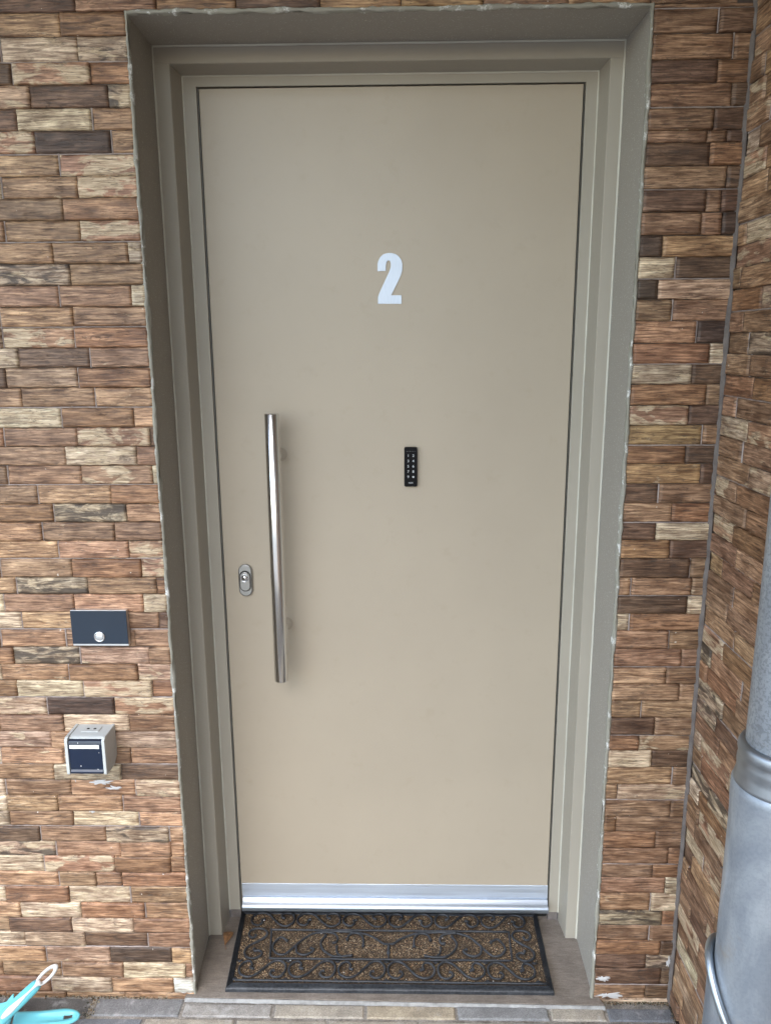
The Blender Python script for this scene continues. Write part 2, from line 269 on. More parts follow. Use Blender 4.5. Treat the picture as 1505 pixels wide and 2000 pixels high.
# ---------------------------------------------------------------- clad walls
PAL = {'b': (.390,.246,.146), 'm': (.285,.176,.108), 'r': (.270,.152,.084), 'd': (.150,.090,.058), 'D': (.088,.056,.041),
       'c': (.490,.395,.285), 'p': (.390,.270,.190), 's': (.350,.265,.190), 'B': (.330,.195,.125), 'g': (.37,.235,.125), 'w': (.66,.64,.60)}
STK = {'b': .34, 'm': .42, 'r': .38, 'd': .55, 'D': .35, 'c': .50, 'p': .34, 's': .98, 'B': .40, 'g': .3, 'w': .1}
CRM = {'b': .38, 'm': .28, 'r': .22, 'd': .08, 'D': .0, 'c': .75, 'p': .70, 's': .75, 'B': .95, 'g': .5, 'w': .2}
KINDS = 'bbbmmmmrrddcpsBB'
class Clad:
    def __init__(s): s.v = []; s.f = []; s.uv = []; s.tc = []; s.tm = []; s.m = MB()
    def strip(s, x0, x1, z0, z1, conv, fine, horiz=False):
        L_ = (x1-x0) if horiz else (z1-z0); n = max(1, int(L_/(.005 if fine else .05))); vs = []; fs = []
        for i in range(n+1):
            t = i/n; h = .0030+.0012*noise.noise(Vector((x0*50+t*L_*60, z0*50+t*L_*60, 2))); j = .0005*noise.noise(Vector((x0*90+t*L_*130, z0*90+t*L_*130, 8)))
            for q, hh in ((0, h-.0022), (.35, h), (.65, h), (1, h-.0022)):
                if horiz: vs.append(conv(x0+L_*t, z0+(z1-z0)*q+j, hh))
                else: vs.append(conv(x0+(x1-x0)*q+j, z0+L_*t, hh))
        for i in range(n):
            for k in range(3): fs.append((i*4+k, i*4+k+1, i*4+k+5, i*4+k+4))
        s.m.add(vs, fs)
    def tile(s, x0, x1, z0, z1, kind, conv, fine, mort_r=False, mort_t=False, mort_b=False, clipz=None):
        k = kind[0]
        X1, Z1_ = x1, z1; gl = .0004; gr = .0024 if mort_r else .0005
        x0 += gl; x1 -= gr; z1 -= (.0018 if mort_t else .0006); z0 += .0004
        if x1-x0 < .003 or z1-z0 < .003: return
        if mort_r: s.strip(x1-.0002, X1+.0006, z0-.0006, Z1_, conv, fine)
        if mort_t: s.strip(x0-.0006, X1+.0004, z1-.0003, Z1_+.0005, conv, fine, True)
        base = PAL[k]; v = random.uniform(.86, 1.12)
        col = tuple(min(1, c*v*random.uniform(.96, 1.04)) for c in base)+(1,)
        mx = (max(0, STK[k]+random.uniform(-.15, .12)), max(0, CRM[k]+random.uniform(-.2, .15)), random.random(), 1)
        ox, oz = random.uniform(0, 50), random.uniform(0, 50); flip = random.choice((1, -1))
        st = .006 if fine else .03
        nx = max(2, int((x1-x0)/st)); nz = 9 if fine else 3
        # grid positions: extra rings near the rim
        e = .0009
        us = [x0, x0+e]+[x0+e+(x1-x0-2*e)*i/nx for i in range(1, nx)]+[x1-e, x1]
        vs = [z0, z0+e]+[z0+e+(z1-z0-2*e)*i/nz for i in range(1, nz)]+[z1-e, z1]
        h0 = random.uniform(.0022, .0074); zj = random.uniform(-.0005, .0005); ta = random.uniform(-.006, .006); tb = random.uniform(-.035, .025)
        sd = random.uniform(0, 100); rough = 1.3 if k in 'scp' else .8
        n0 = len(s.v); cx, cz = (x0+x1)/2, (z0+z1)/2
        for j, z in enumerate(vs):
            for i, x in enumerate(us):
                rim = i in (0, len(us)-1) or j in (0, len(vs)-1)
                rim2 = i in (1, len(us)-2) or j in (1, len(vs)-2)
                nz_ = noise.noise(Vector((x*28+sd, z*75, sd)))
                h = h0+ta*(x-cx)+tb*(z-cz)+nz_*.0011*rough+.0005*noise.noise(Vector((x*70+sd, z*240, sd)))
                if rim: h = .0
                elif rim2: h -= .0004
                xx, zz = x, z+zj
                if rim or rim2:
                    xx += noise.noise(Vector((sd, z*120, 3)))*.0013
                    zz += noise.noise(Vector((x*60, sd, 9)))*.0011+noise.noise(Vector((x*190, sd, 4)))*.0005
                s.v.append(conv(xx, zz, h))
        W_ = len(us)
        for j in range(len(vs)-1):
            for i in range(W_-1):
                a = n0+j*W_+i; s.f.append((a, a+1, a+W_+1, a+W_))
                for (ii, jj) in ((i, j), (i+1, j), (i+1, j+1), (i, j+1)):
                    s.uv.append(((us[ii]*flip+ox), vs[jj]+oz)); s.tc.append(col); s.tm.append(mx)
    def build(s, name, parent):
        o = obj(name, s.v, s.f, M_TILE, parent, smooth=True); me = o.data
        me.uv_layers.new(name='UVMap'); me.color_attributes.new('tint', 'FLOAT_COLOR', 'CORNER'); me.color_attributes.new('mixer', 'FLOAT_COLOR', 'CORNER')
        u = me.uv_layers['UVMap']; a = me.color_attributes['tint']; b = me.color_attributes['mixer']
        u.data.foreach_set('uv', [c for t in s.uv for c in t])
        a.data.foreach_set('color', [c for t in s.tc for c in t]); b.data.foreach_set('color', [c for t in s.tm for c in t])
        s.m.build('joint_mortar', M_MORTAR, parent, smooth=True)
        return o

WL_B, WR_B, WL_T, WR_T, WT = -.4696, .4275, -.4696, .4275, 2.0062     # opening at the wall face
PITCHZ = .03785; TL = .1385
wall = empty('brick_wall', 'wall clad in mixed brown wood look strip tiles around the door', 'wall', (0, WY, 0))
cl = Clad(); conv = lambda x, z, h: (x, WY-h+.0025, z)
def rnd(): return random.choice(KINDS)
# left of the door (first row of the table also runs over the lintel)
ztop = 2.0486
for r, (zb, tiles) in enumerate(ROWS_L):
    mt = (r-3) % 4 == 0 and r > 0; mb = (r-2) % 4 == 0
    zt = ztop if r == 0 else ROWS_L[r-1][0]
    if r == 0:
        xs = [(x, k) for x, k in tiles]
    else:
        xs = tiles[:-1]+[[WL_B-.002, tiles[-1][1]]]
        xs = [t for t in xs if t[0] <= WL_B-.0019]
    x = xs[0][0]-TL+random.uniform(0, .004); first = x
    for i, (xe, k) in enumerate(xs):
        if r == 0 and xe > .62: xe = XR
        cl.tile(x, xe, zb, zt, k, conv, True, '*' in k, mt, mb); x = xe
    x = first
    while x > -3.2:
        cl.tile(max(x-TL, -3.2), x, zb, zt, rnd(), conv, x > -.95, random.random() < .3, mt, mb); x -= TL
# right strip
zt = 2.0108
for r, (zb, tiles) in enumerate(ROWS_R):
    x = WR_B+.004
    for i, (xe, k) in enumerate(tiles):
        if i == len(tiles)-1: xe = XR-.001
        if xe-x > .004: cl.tile(x, xe, zb, zt, k, conv, True, '*' in k, r % 4 == 1, r % 4 == 0)
        x = max(x, xe)
    zt = zb
# over the lintel, above the picture
z = 2.0486; r = 0
while z < 2.46:
    x = -3.2-random.uniform(0, TL); r += 1
    while x < XR:
        cl.tile(max(x, -3.2), min(x+TL, XR-.001), z, z+PITCHZ, rnd(), conv, False, random.random() < .25, r % 4 == 0); x += TL
    z += PITCHZ
cl.build('tile_cladding', wall)
# masonry behind the tiles (its dark colour gives shadow lines in the joints)
mb = MB(); yb = WY+.0026
mb.box((-3.2, yb, -.05), (-.490, yb+.30, 2.5)); mb.box((.442, yb, -.05), (XR+.2, yb+.30, 2.5)); mb.box((-.490, yb, 2.025), (.442, yb+.30, 2.5))
mb.box((-.4899, yb+.0003, -.05), (WL_B-.0015, yb+.003, 2.0249)); mb.box((WR_B+.0015, yb+.0003, -.05), (.4419, yb+.003, 2.0249)); mb.box((WL_B-.0014, yb+.0003, WT+.0015), (WR_B+.0014, yb+.003, 2.0249))
mb.build('masonry', M_BACK, wall)

# side wall
side = empty('side_wall', 'return wall clad in mixed brown strip tiles behind the drainpipe', 'wall', (XR, -1, 0))
cs = Clad(); conv2 = lambda x, z, h: (XR+.0025-h, -x, z)   # x = -y
z = -.012; r = 0
while z < 2.46:
    r += 1; s0 = -WY+.003; x = s0; k = 0; zt = z+PITCHZ
    L = random.choice((.05, .085, .12, .14)) if r % 2 else random.choice((.035, .06, .10))
    while x < 3.55:
        cs.tile(x, x+L, z, zt, random.choice('bbbmmmmrrrdcpsBm'), conv2, x < .95, random.random() < .28, r % 4 == 0, r % 4 == 1); x += L; L = TL
    z = zt
cs.build('tile_cladding', side)
mb = MB(); mb.box((XR+.0026, -3.60, -.05), (XR+.2, WY+.0024, 2.5)); mb.build('masonry', M_BACK, side)
# mortar fillet in the corner
vs = []; fs = []; n_ = 420
for i in range(n_+1):
    z = -.02+2.5*i/n_
    a = .0088+.0030*noise.noise(Vector((0, 0, z*14)))+.0018*noise.noise(Vector((3, 0, z*70)))
    b = .0085+.0030*noise.noise(Vector((7, 0, z*11)))+.0018*noise.noise(Vector((5, 0, z*60)))
    vs += [(XR-a, WY-.0020, z), (XR-a*.75, WY-.0050, z), (XR-.0045, WY-b*.7-.001, z), (XR-.0020, WY-b, z), (XR+.002, WY+.002, z)]
for i in range(n_):
    for k in range(4): fs.append((i*5+k, i*5+k+1, i*5+k+6, i*5+k+5))
fixn(obj('corner_mortar', vs, fs, M_GREYM, side, smooth=True))

# ---------------------------------------------------------------- door opening, reveal, frame
def sweep(profile, m, name, parent, zb=0.0, jitter=0, rows=1, close=False, smooth=False):
    # profile rows: (xLeft, xRight, zTop, y): swept up the left side, over the top, down the right side
    def path(p):
        xl, xr, zt, y = p; pts = []
        nS = rows
        for i in range(nS+1): pts.append((xl, y, zb+(zt-zb)*i/nS, 'L'))
        nT = max(1, rows//2)
        for i in range(1, nT): pts.append((xl+(xr-xl)*i/nT, y, zt, 'T'))
        for i in range(nS+1): pts.append((xr, y, zt+(zb-zt)*i/nS, 'R'))
        return pts
    vs = []; fs = []; P = [path(p) for p in profile]; n = len(P[0])
    for k, pp in enumerate(P):
        for i, (x, y, z, side_) in enumerate(pp):
            j = 0
            if jitter and 0 < k < len(P)-1 or (jitter and k in (0, len(P)-1)):
                j = jitter*(noise.noise(Vector((x*22, z*22, k*3.1)))+.6*noise.noise(Vector((x*95, z*95, k*5.7))))
            if side_ == 'L': x += j
            elif side_ == 'R': x -= j
            else: z -= j
            vs.append((x, y-abs(j)*.4, z))
    for k in range(len(P)-1):
        for i in range(n-1): fs.append((k*n+i, k*n+i+1, (k+1)*n+i+1, (k+1)*n+i))
    o = obj(name, vs, fs, m, parent, smooth=smooth); return fixn(o)
XL, XRt, ZT = -.4134, .3726, 1.9595
SL, SR, ST = -.4432, .3995, 1.9810
A = .0614; FL, FR, FT = -.4505, .4064, 1.9844
GL, GR, GT = -.4823, .4334, 2.0161
# plaster reveal belongs to the wall
sweep([(GL-.004, GR+.004, GT+.004, -A+.02), (GL-.0005, GR+.0005, GT+.0005, -A+.001), (WL_B-.004, WR_B+.004, WT+.003, WY+.02), (WL_B, WR_B, WT, WY+.0015)],
      M_PLASTER, 'painted_reveal', wall, zb=-.001, rows=40)
def lip_mat():
    m, n, l, b = mat('chipped_edge'); co = objco(n)
    f = noise_n(n, l, co, 38, 8, .75); g = noise_n(n, l, co, 9, 5, .6)
    c = mixc(n, l, ramp(n, l, f, .54, .58), (.25,.24,.205), (.62,.62,.60))
    c = mixc(n, l, ramp(n, l, g, .46, .54), (.25,.24,.20), c)
    l.new(c, b.inputs['Base Color']); b.inputs['Roughness'].default_value = .8
    bump(n, l, f, .8, .003, b); return m
M_LIP = lip_mat()
sweep([(WL_B-.0062, WR_B+.0062, WT+.0062, WY+.001), (WL_B-.0045, WR_B+.0045, WT+.005, WY-.0035), (WL_B-.0012, WR_B+.0012, WT+.0012, WY-.0046), (WL_B+.0008, WR_B-.0008, WT-.0008, WY-.001), (WL_B+.0006, WR_B-.0006, WT-.0004, WY+.006)],
      M_LIP, 'chipped_plaster_edge', wall, zb=-.004, rows=420, jitter=.0032, smooth=True)
# white paint blobs at the feet of the opening
def blob(c, rx, rz, th, seed, m, name, parent, ny=True, n=44):
    vs = [(c[0], c[1]-th, c[2])]; fs = []
    for k in range(n):
        a = 2*math.pi*k/n; rr = 1+1.1*noise.noise(Vector((math.cos(a)*2.3+seed, math.sin(a)*2.3, seed)))+.5*noise.noise(Vector((math.cos(a)*7+seed, math.sin(a)*7, seed)))
        vs.append((c[0]+math.cos(a)*rx*rr*.6, c[1]-th*.8, c[2]+math.sin(a)*rz*rr*.6))
    for k in range(n):
        a = 2*math.pi*k/n; rr = 1+1.1*noise.noise(Vector((math.cos(a)*2.3+seed, math.sin(a)*2.3, seed)))+.5*noise.noise(Vector((math.cos(a)*7+seed, math.sin(a)*7, seed)))
        vs.append((c[0]+math.cos(a)*rx*rr, c[1], c[2]+math.sin(a)*rz*rr))
    for k in range(n):
        fs.append((0, 1+k, 1+(k+1) % n)); fs.append((1+k, 1+n+k, 1+n+(k+1) % n, 1+(k+1) % n))
    return vs, fs
sm = MB()
for c, rx, rz, sd_ in (((.452, WY-.0018, .050), .013, .006, 1), ((.462, WY-.0018, .006), .026, .007, 4.4), ((-.640, WY-.0018, .535), .019, .006, 2.2), ((-.616, WY-.0018, .520), .014, .004, 5.1),
                       ((-.668, WY-.0018, .470), .010, .007, 3.3), ((-.700, WY-.0018, .548), .005, .012, 7.3), ((-.487, WY-.0018, .010), .014, .014, 8.2), ((-.560, WY-.0018, .365), .004, .008, 6.1),
                       ((.470, WY-.0018, .86), .012, .004, 9.2), ((.595, WY-.0018, .095), .004, .012, 2.9)):
    sm.add(*blob(c, rx, rz, .0012, sd_, None, None, None))
sm.build('paint_smears', paint('white_smear', (.46,.45,.45), .7, .2, 90, .6), wall, smooth=True)

door = empty('front_door', 'beige steel front door with number 2 in its painted frame', 'door', (-.02, 0, 0))
# frame: gap cheek, flush strip, step, face, back to plaster
gx = .0016
sweep([(XL-gx+.0008, XRt+.0016, ZT+.0008, .035), (XL-gx, XRt+.0020, ZT+.0012, .0008), (XL-gx-.0008, XRt+.0028, ZT+.0020, 0), (SL, SR, ST, 0)], M_FRAME, 'frame', door, zb=.0235, rows=1)
fr2 = sweep([(SL-.0002, SR+.0002, ST+.0002, .0), (FL+.0004, FR-.0004, FT-.0004, -A+.0012), (FL-.0008, FR+.0008, FT+.0008, -A), (GL-.001, GR+.001, GT+.001, -A)], M_FRAME, 'frame_casing', door, zb=0, rows=1)
# separate head bar butted over the jambs
mb = MB(); mb.box((GL+.003, -A-.0013, FT+.0004), (GR-.003, -A-.0001, GT-.0035)); mb.build('head_bar', M_FRAME, door, bevel=.0006)
# sealant beads
def bead(name, base, d, z0, parent):
    (l0, r0, t0, y0) = base
    sweep([(l0-d, r0+d, t0+d, y0), (l0-d*.2, r0+d*.2, t0+d*.2, y0-d*.75), (l0+d*.75, r0-d*.75, t0-d*.75, y0-d*.75), (l0+d, r0-d, t0-d, y0)], M_CAULK, name, parent, zb=z0, rows=150, jitter=.0007, smooth=True)
bead('outer_sealant', (GL, GR, GT, -A), .0028, 0, door)
bead('inner_sealant', (SL, SR, ST, 0), .0021, .0235, door)
# feet of the flush strip
mb = MB(); mb.box((SL+.002, .0012, 0), (XL-.001, .03, .0235)); mb.box((XRt+.001, .0012, 0), (SR-.002, .03, .0235)); mb.build('frame_foot', M_GREYM, door)
# black seal deep in the gap and the dark backing
mb = MB(); mb.box((XL-.012, .0145, .0), (XL+.0054, .04, ZT+.006)); mb.box((XRt-.0044, .0145, .0), (XRt+.012, .04, ZT+.006)); mb.box((XL+.0056, .0145, ZT-.004), (XRt-.0046, .04, ZT+.006))
mb.build('rubber_seal', M_BLACK, door)
mb = MB(); mb.box((XL-.0006, .004, .03), (XL+.0013, .012, ZT)); mb.box((XRt-.0012, .004, .03), (XRt+.0002, .012, ZT)); mb.build('seal_lip', paint('grey_seal', (.10,.10,.09), .5, .1, 60, .1), door)
# leaf
mb = MB(); mb.box((XL+.0032, 0, .038), (XRt-.0030, .040, ZT-.0022)); mb.build('door_leaf', M_DOOR, door, bevel=.0012)
# bottom plate and drip rail
mb = MB(); mb.box((-.4082, -.0022, .060), (.3705, -.0002, .1026)); plate = mb.build('bottom_plate', M_ALU, door, bevel=.0015)
prof = [(-.0024, .0655), (-.0062, .0655), (-.0080, .0640), (-.0120, .0590), (-.0170, .0550), (-.0205, .0530), (-.0232, .0500), (-.0240, .0462), (-.0240, .0385), (-.0225, .0372), (-.0024, .0372)]
vs = []; fs = []
for x in (-.4060, .3700):
    for y, z in prof: vs.append((x, y, z))
k = len(prof)
for i in range(k): fs.append((i, (i+1) % k, k+(i+1) % k, k+i))
fs += [tuple(range(k)), tuple(range(2*k-1, k-1, -1))]
rail = fixn(obj('drip_rail', vs, fs, metal('rail_aluminium', (.40, .45, .52), .40, (5, 900, 900), .06), plate, smooth=False, bevel=.0008))
mb = MB(); mb.box((XL+.002, .012, .0006), (XRt-.002, .05, .0375)); mb.build('threshold_seal', M_BLACK, door)
# number
def extrude(poly, y0, y1, name, m, parent, bevel=0):
    n = len(poly); vs = [(x, y0, z) for x, z in poly]+[(x, y1, z) for x, z in poly]
    from mathutils.geometry import tessellate_polygon
    tris = tessellate_polygon([[Vector((x, z, 0)) for x, z in poly]])
    fs = [tuple(t) for t in tris]+[tuple(n+i for i in t[::-1]) for t in tris]+[(i, (i+1) % n, n+(i+1) % n, n+i) for i in range(n)]
    return fixn(obj(name, vs, fs, m, parent))
extrude(TWO, -.0022, -.0001, 'house_number', M_NUM, door)
# pull handle
HX, HY, HR = -.2745, -.072, .0155
mb = MB(); z0, z1 = .6935, 1.3040
mb.lathe([(0, 0), (HR-.001, 0), (HR, .001), (HR, z1-z0-.001), (HR-.001, z1-z0), (0, z1-z0)], (HX, HY, z0), 'z', 64)
hb = mb.build('pull_handle', M_STEEL, door, smooth=True)
m_ = hb.modifiers.new('es', 'EDGE_SPLIT'); m_.split_angle = math.radians(50)
for zc in (1.2065, .8050):
    mb = MB(); 
    mb.lathe([(.0001, -.064), (.0085, -.064), (.0085, -.022), (.0125, -.013), (.0150, -.006), (.0155, -.0002)], (HX+.0045, 0, zc), 'y', 40)
    mb.build('standoff', M_STEEL, hb, smooth=True)
# escutcheon
def stadium(cx, cz, r, hh, n=16):
    P = []
    for i in range(n+1): a = math.pi*i/n; P.append((cx+r*math.cos(a), cz+hh+r*math.sin(a)))
    for i in range(n+1): a = math.pi+math.pi*i/n; P.append((cx+r*math.cos(a), cz-hh+r*math.sin(a)))
    return P
def stad(name, cx, cz, r, hh, y0, y1, m, parent, inset=.002):
    A_ = stadium(cx, cz, r, hh); B_ = stadium(cx, cz, r, hh); D_ = stadium(cx, cz, r-inset, hh); n = len(A_)
    vs = [(x, y0, z) for x, z in A_]+[(x, y1+inset*.6, z) for x, z in B_]+[(x, y1, z) for x, z in D_]; fs = []
    for r_ in range(2):
        for i in range(n): fs.append((r_*n+i, r_*n+(i+1) % n, (r_+1)*n+(i+1) % n, (r_+1)*n+i))
    fs.append(tuple(range(2*n, 3*n)))
    return fixn(obj(name, vs, fs, m, parent))
CX, CZ = -.3605, .9130
esc = stad('lock_escutcheon', CX, CZ, .0155, .0225, -.0002, -.0100, M_NICKEL, door)
stad('groove', CX, CZ-.001, .0132, .0120, -.0100, -.0103, M_BLACK, esc, .0002)
rg = stad('cylinder_cover', CX, CZ-.0015, .0118, .0110, -.0100, -.0140, M_NICKEL, esc, .0014)
mb = MB(); mb.lathe([(.0098, 0), (.0098, -.0012), (.0086, -.0018), (.0082, .0)], (CX-.0005, -.0140, CZ+.0075), 'y', 32); mb.build('cylinder_ring', M_CHROME, esc, smooth=True)
mb = MB(); mb.lathe([(.0083, 0), (.0078, -.0008), (.006, -.0030), (.0035, -.0042), (.0002, -.0046)], (CX-.0005, -.0139, CZ+.0075), 'y', 32); cyl = mb.build('key_cylinder', M_CHROME, esc, smooth=True)
mb = MB(); mb.box((CX-.0014, -.0192, CZ+.0035), (CX+.0004, -.0160, CZ+.0105)); mb.build('keyhole', M_BLACK, esc)
# keypad
def text(s, x, z, size, y, name, m, parent, align='CENTER'):
    cu = bpy.data.curves.new(name, 'FONT'); cu.body = s; cu.size = size; cu.align_x = align; cu.align_y = 'CENTER'; cu.extrude = .00015; cu.offset = size*.012
    t = bpy.data.objects.new(name+'_tmp', cu); C.objects.link(t); bpy.context.view_layer.update()
    me = bpy.data.meshes.new_from_object(t.evaluated_get(bpy.context.evaluated_depsgraph_get())); bpy.data.objects.remove(t)
    R_ = Matrix.Translation((x, y, z)) @ Matrix.Rotation(math.radians(90), 4, 'X')
    me.transform(R_); me.materials.clear(); me.materials.append(m); me.name = name
    o = bpy.data.objects.new(name, me); C.objects.link(o); o.parent = parent; return o
KX, KZ = .0220, 1.1780
P = []
hw, hh, rr = .0146, .0443, .0035
for cx_, cz_, a0 in ((hw-rr, hh-rr, 0), (-hw+rr, hh-rr, 90), (-hw+rr, -hh+rr, 180), (hw-rr, -hh+rr, 270)):
    for i in range(7): a = math.radians(a0+15*i); P.append((KX+cx_+rr*math.cos(a), KZ+cz_+rr*math.sin(a)))
n = len(P); vs = [(x, -.0002, z) for x, z in P]+[(x, -.0100, z) for x, z in P]+[(KX+(x-KX)*.94, -.0118, KZ+(z-KZ)*.98) for x, z in P]; fs = []
for r_ in range(2):
    for i in range(n): fs.append((r_*n+i, r_*n+(i+1) % n, (r_+1)*n+(i+1) % n, (r_+1)*n+i))
fs.append(tuple(range(2*n, 3*n)))
pad = fixn(obj('keypad', vs, fs, M_KEYPAD, door))
for i, (a_, b_) in enumerate((('1', '2'), ('3', '4'), ('5', '6'), ('7', '8'), ('9', None))):
    z = KZ+.0258-i*.01195
    text(a_, KX-.0057, z, .0078, -.0121, 'digit', M_INK, pad)
    if b_: text(b_, KX+.0055, z, .0078, -.0121, 'digit', M_INK, pad)
    else:
        mb = MB(); mb.lathe([(.0001, -.0003), (.0021, -.0003), (.0022, 0)], (KX+.0055, -.0119, z), 'y', 20); mb.build('enter_mark', M_INK, pad)
text('NUKI', KX, KZ-.0355, .0042, -.0121, 'maker_mark', M_INK, pad)
mb = MB()
for i in range(6): mb.lathe([(.0001, -.0002), (.0007, -.0002), (.0007, 0)], (KX-.0088+i*.0035, -.0119, KZ+.0355), 'y', 10)
mb.build('indicator_row', M_INK2, pad)
settle(door); settle(wall); settle(side)

# ---------------------------------------------------------------- doorbell
X0, X1, Z0, Z1 = -.6672, -.5535, .8505, .9265
bell = empty('doorbell', 'dark blue rectangular bell plate with a round silver button', 'doorbell', ((X0+X1)/2, WY, (Z0+Z1)/2))
yf = WY-.0155
mb = MB(); mb.box((X0, yf+.0015, Z0), (X1, WY, Z1)); mb.build('backplate', M_BELLALU, bell, bevel=.0006)
mb = MB(); mb.box((X0+.0004, yf-.0008, Z0+.0048), (X1+.0004, yf+.0016, Z1-.0006)); mb.build('front_plate', M_NAVY, bell, bevel=.0004)
bx, bz = -.6107, .8712
mb = MB(); mb.lathe([(.0114, 0), (.0114, -.0014), (.0104, -.0026), (.0088, -.0026), (.0082, -.0012)], (bx, yf-.0008, bz), 'y', 40); mb.build('button_ring', M_CHROME, bell, smooth=True)
mb = MB(); mb.lathe([(.0083, -.0008), (.0079, -.0022), (.006, -.0026), (.0001, -.0028)], (bx, yf-.0008, bz), 'y', 40); mb.build('push_button', M_BELLALU, bell, smooth=True)
settle(bell)

# ---------------------------------------------------------------- surface socket box
X0, X1, Z0, Z1, DY = -.6845, -.6020, .5875, .6700, .062
box = empty('outlet_box', 'light grey surface outlet box with dark blue hinged flap', 'outlet', ((X0+X1)/2, WY, Z0))
pol = [(0, Z0+.014), (0, Z1), (-DY+.006, Z1), (-DY, Z1-.005), (-DY-.0015, Z0+.004), (-DY+.002, Z0), (-.018, Z0)]
def prism(pol, x0, x1, name, m, parent, bevel=0):
    n = len(pol); vs = [(x, WY+y, z) for x in (x0, x1) for y, z in pol]; fs = [(i, (i+1) % n, n+(i+1) % n, n+i) for i in range(n)]
    fs += [tuple(range(n)), tuple(range(2*n-1, n-1, -1))]; return fixn(obj(name, vs, fs, m, parent, bevel=bevel))
prism(pol, X0, X0+.0065, 'side_cheek', M_GREYPL, box, .0012); prism(pol, X1-.0065, X1, 'side_cheek', M_GREYPL, box, .0012)
pol2 = [(0, Z0+.014), (0, Z1-.0012), (-DY+.016, Z1-.0012), (-DY+.010, Z1-.0052), (-DY+.010, Z0+.003), (-.018, Z0+.001)]
prism(pol2, X0+.0066, X1-.0066, 'housing', M_GREYPL, box, .0008)
mb = MB(); mb.box((X0+.024, WY-.034, Z1-.0015), (X1-.022, WY-.012, Z1+.0003)); mb.build('knockout', M_GREYPL, box, bevel=.003)
mb = MB()
for dx in (-.0065, .0075): mb.lathe([(.0032, 0), (.0001, .0006)], ((X0+X1)/2+dx, WY-.022, Z1+.0004), 'z', 16)
mb.build('screw_hole', M_HOLE, box)
flap = [(-DY+.010, Z1-.0060), (-DY+.003, Z1-.0075), (-DY+.0005, Z1-.014), (-DY+.0005, Z1-.0170), (-DY+.0015, Z0+.0120), (-DY-.0015, Z0+.0080), (-DY-.0010, Z0+.0035), (-DY+.010, Z0+.0030)]
fl = prism(flap, X0+.0075, X1-.0075, 'hinged_flap', M_LID, box, .0008)
mb = MB(); mb.box((X0+.0105, WY-DY-.0012, Z1-.0225), (X1-.0115, WY-DY+.0006, Z1-.0150)); mb.build('label_strip', M_LABEL, fl, bevel=.0003)
mb = MB()
for x, z, r_ in ((X0+.028, Z1-.0105, .0010), (X1-.013, Z1-.032, .0009), (X0+.030, Z0+.0205, .0012), (X1-.018, Z0+.0135, .0010)):
    mb = MB(); mb.lathe([(.0001, -.0003), (r_, 0)], (x, WY-DY+.0002, z), 'y', 8); mb.build('paint_fleck', M_WHITE, fl)

settle(box)

# ---------------------------------------------------------------- ground
def conc(name, a, bcol, sc, bs, bd, brush=None, aggr=True):
    m, n, l, b = mat(name); co = objco(n)
    big = noise_n(n, l, co, sc, 6, .65); fine = noise_n(n, l, co, 330, 4, .7)
    c = mixc(n, l, ramp(n, l, big, .32, .68), a, bcol)
    if aggr:
        v = N(n, 'ShaderNodeTexVoronoi'); v.inputs['Scale'].default_value = 420; l.new(co, v.inputs['Vector'])
        c = mixc(n, l, .55, c, mixc(n, l, 1.0, c, ramp(n, l, v.outputs['Color'], .0, .9, (.45,.45,.45,1), (1.6,1.6,1.6,1)), 'MULTIPLY'))
    c = mixc(n, l, 1.0, c, ramp(n, l, fine, .3, .7, (.78,.78,.78,1), (1.18,1.18,1.18,1)), 'MULTIPLY')
    h = fine
    if brush:
        st = noise_n(n, l, co, 1, 4, .6, .8, brush); h = mth(n, l, 'ADD', fine, mth(n, l, 'MULTIPLY', st, 1.4))
        c = mixc(n, l, 1.0, c, ramp(n, l, st, .35, .62, (.82,.82,.82,1), (1.08,1.08,1.08,1)), 'MULTIPLY')
    l.new(c, b.inputs['Base Color']); b.inputs['Roughness'].default_value = .85
    bump(n, l, h, bs, bd, b); return m
M_SLAB = conc('painted_concrete', (.150,.125,.104), (.225,.192,.163), 13, .5, .002, (30, 120, 30), False)
M_BED = conc('joint_sand', (.16,.14,.12), (.33,.31,.28), 40, .8, .003)
mb = MB(); mb.v = []; 
# slab reaching from the threshold to just past the wall face, top face finely gridded for a trowelled edge
vs = []; fs = []; nx, ny = 90, 8
for j in range(ny+1):
    for i in range(nx+1):
        x = -.4935+(.4525+.4935)*i/nx; ye = -.2462-.0100*i/nx
        y = .05+(ye-.05)*j/ny; z = .0004*noise.noise(Vector((x*30, y*30, 0)))
        if j == ny: y += .0016*noise.noise(Vector((x*40, 0, 5))); z = -.0018
        vs.append((x, y, z))
o0 = len(vs)
for i in range(nx+1): v = vs[ny*(nx+1)+i]; vs.append((v[0], v[1]-.001, -.03))
for j in range(ny):
    for i in range(nx): a = j*(nx+1)+i; fs.append((a, a+1, a+nx+2, a+nx+1))
for i in range(nx): a = ny*(nx+1)+i; fs.append((a, a+1, o0+i+1, o0+i))
# narrow tongues inside the recess only: clip the slab to the opening behind the wall face
vs = [(max(-.479, min(.436, x)) if y > WY+.004 else (max(-.4700, min(.4280, x)) if y > WY-.003 else x), y, z) for x, y, z in vs]
slab = fixn(obj('doorstep', vs, fs, M_SLAB)); tag(slab, 'grey brown painted concrete doorstep slab under the doormat', 'doorstep')
g = MB(); g.add([(-60,-60,-.030),(60,-60,-.030),(60,60,-.030),(-60,60,-.030)], [(0,1,2,3)])
gr = g.build('ground', conc('yard_soil', (.16,.155,.14), (.24,.23,.21), 2, .4, .01)); tag(gr, kind='structure')
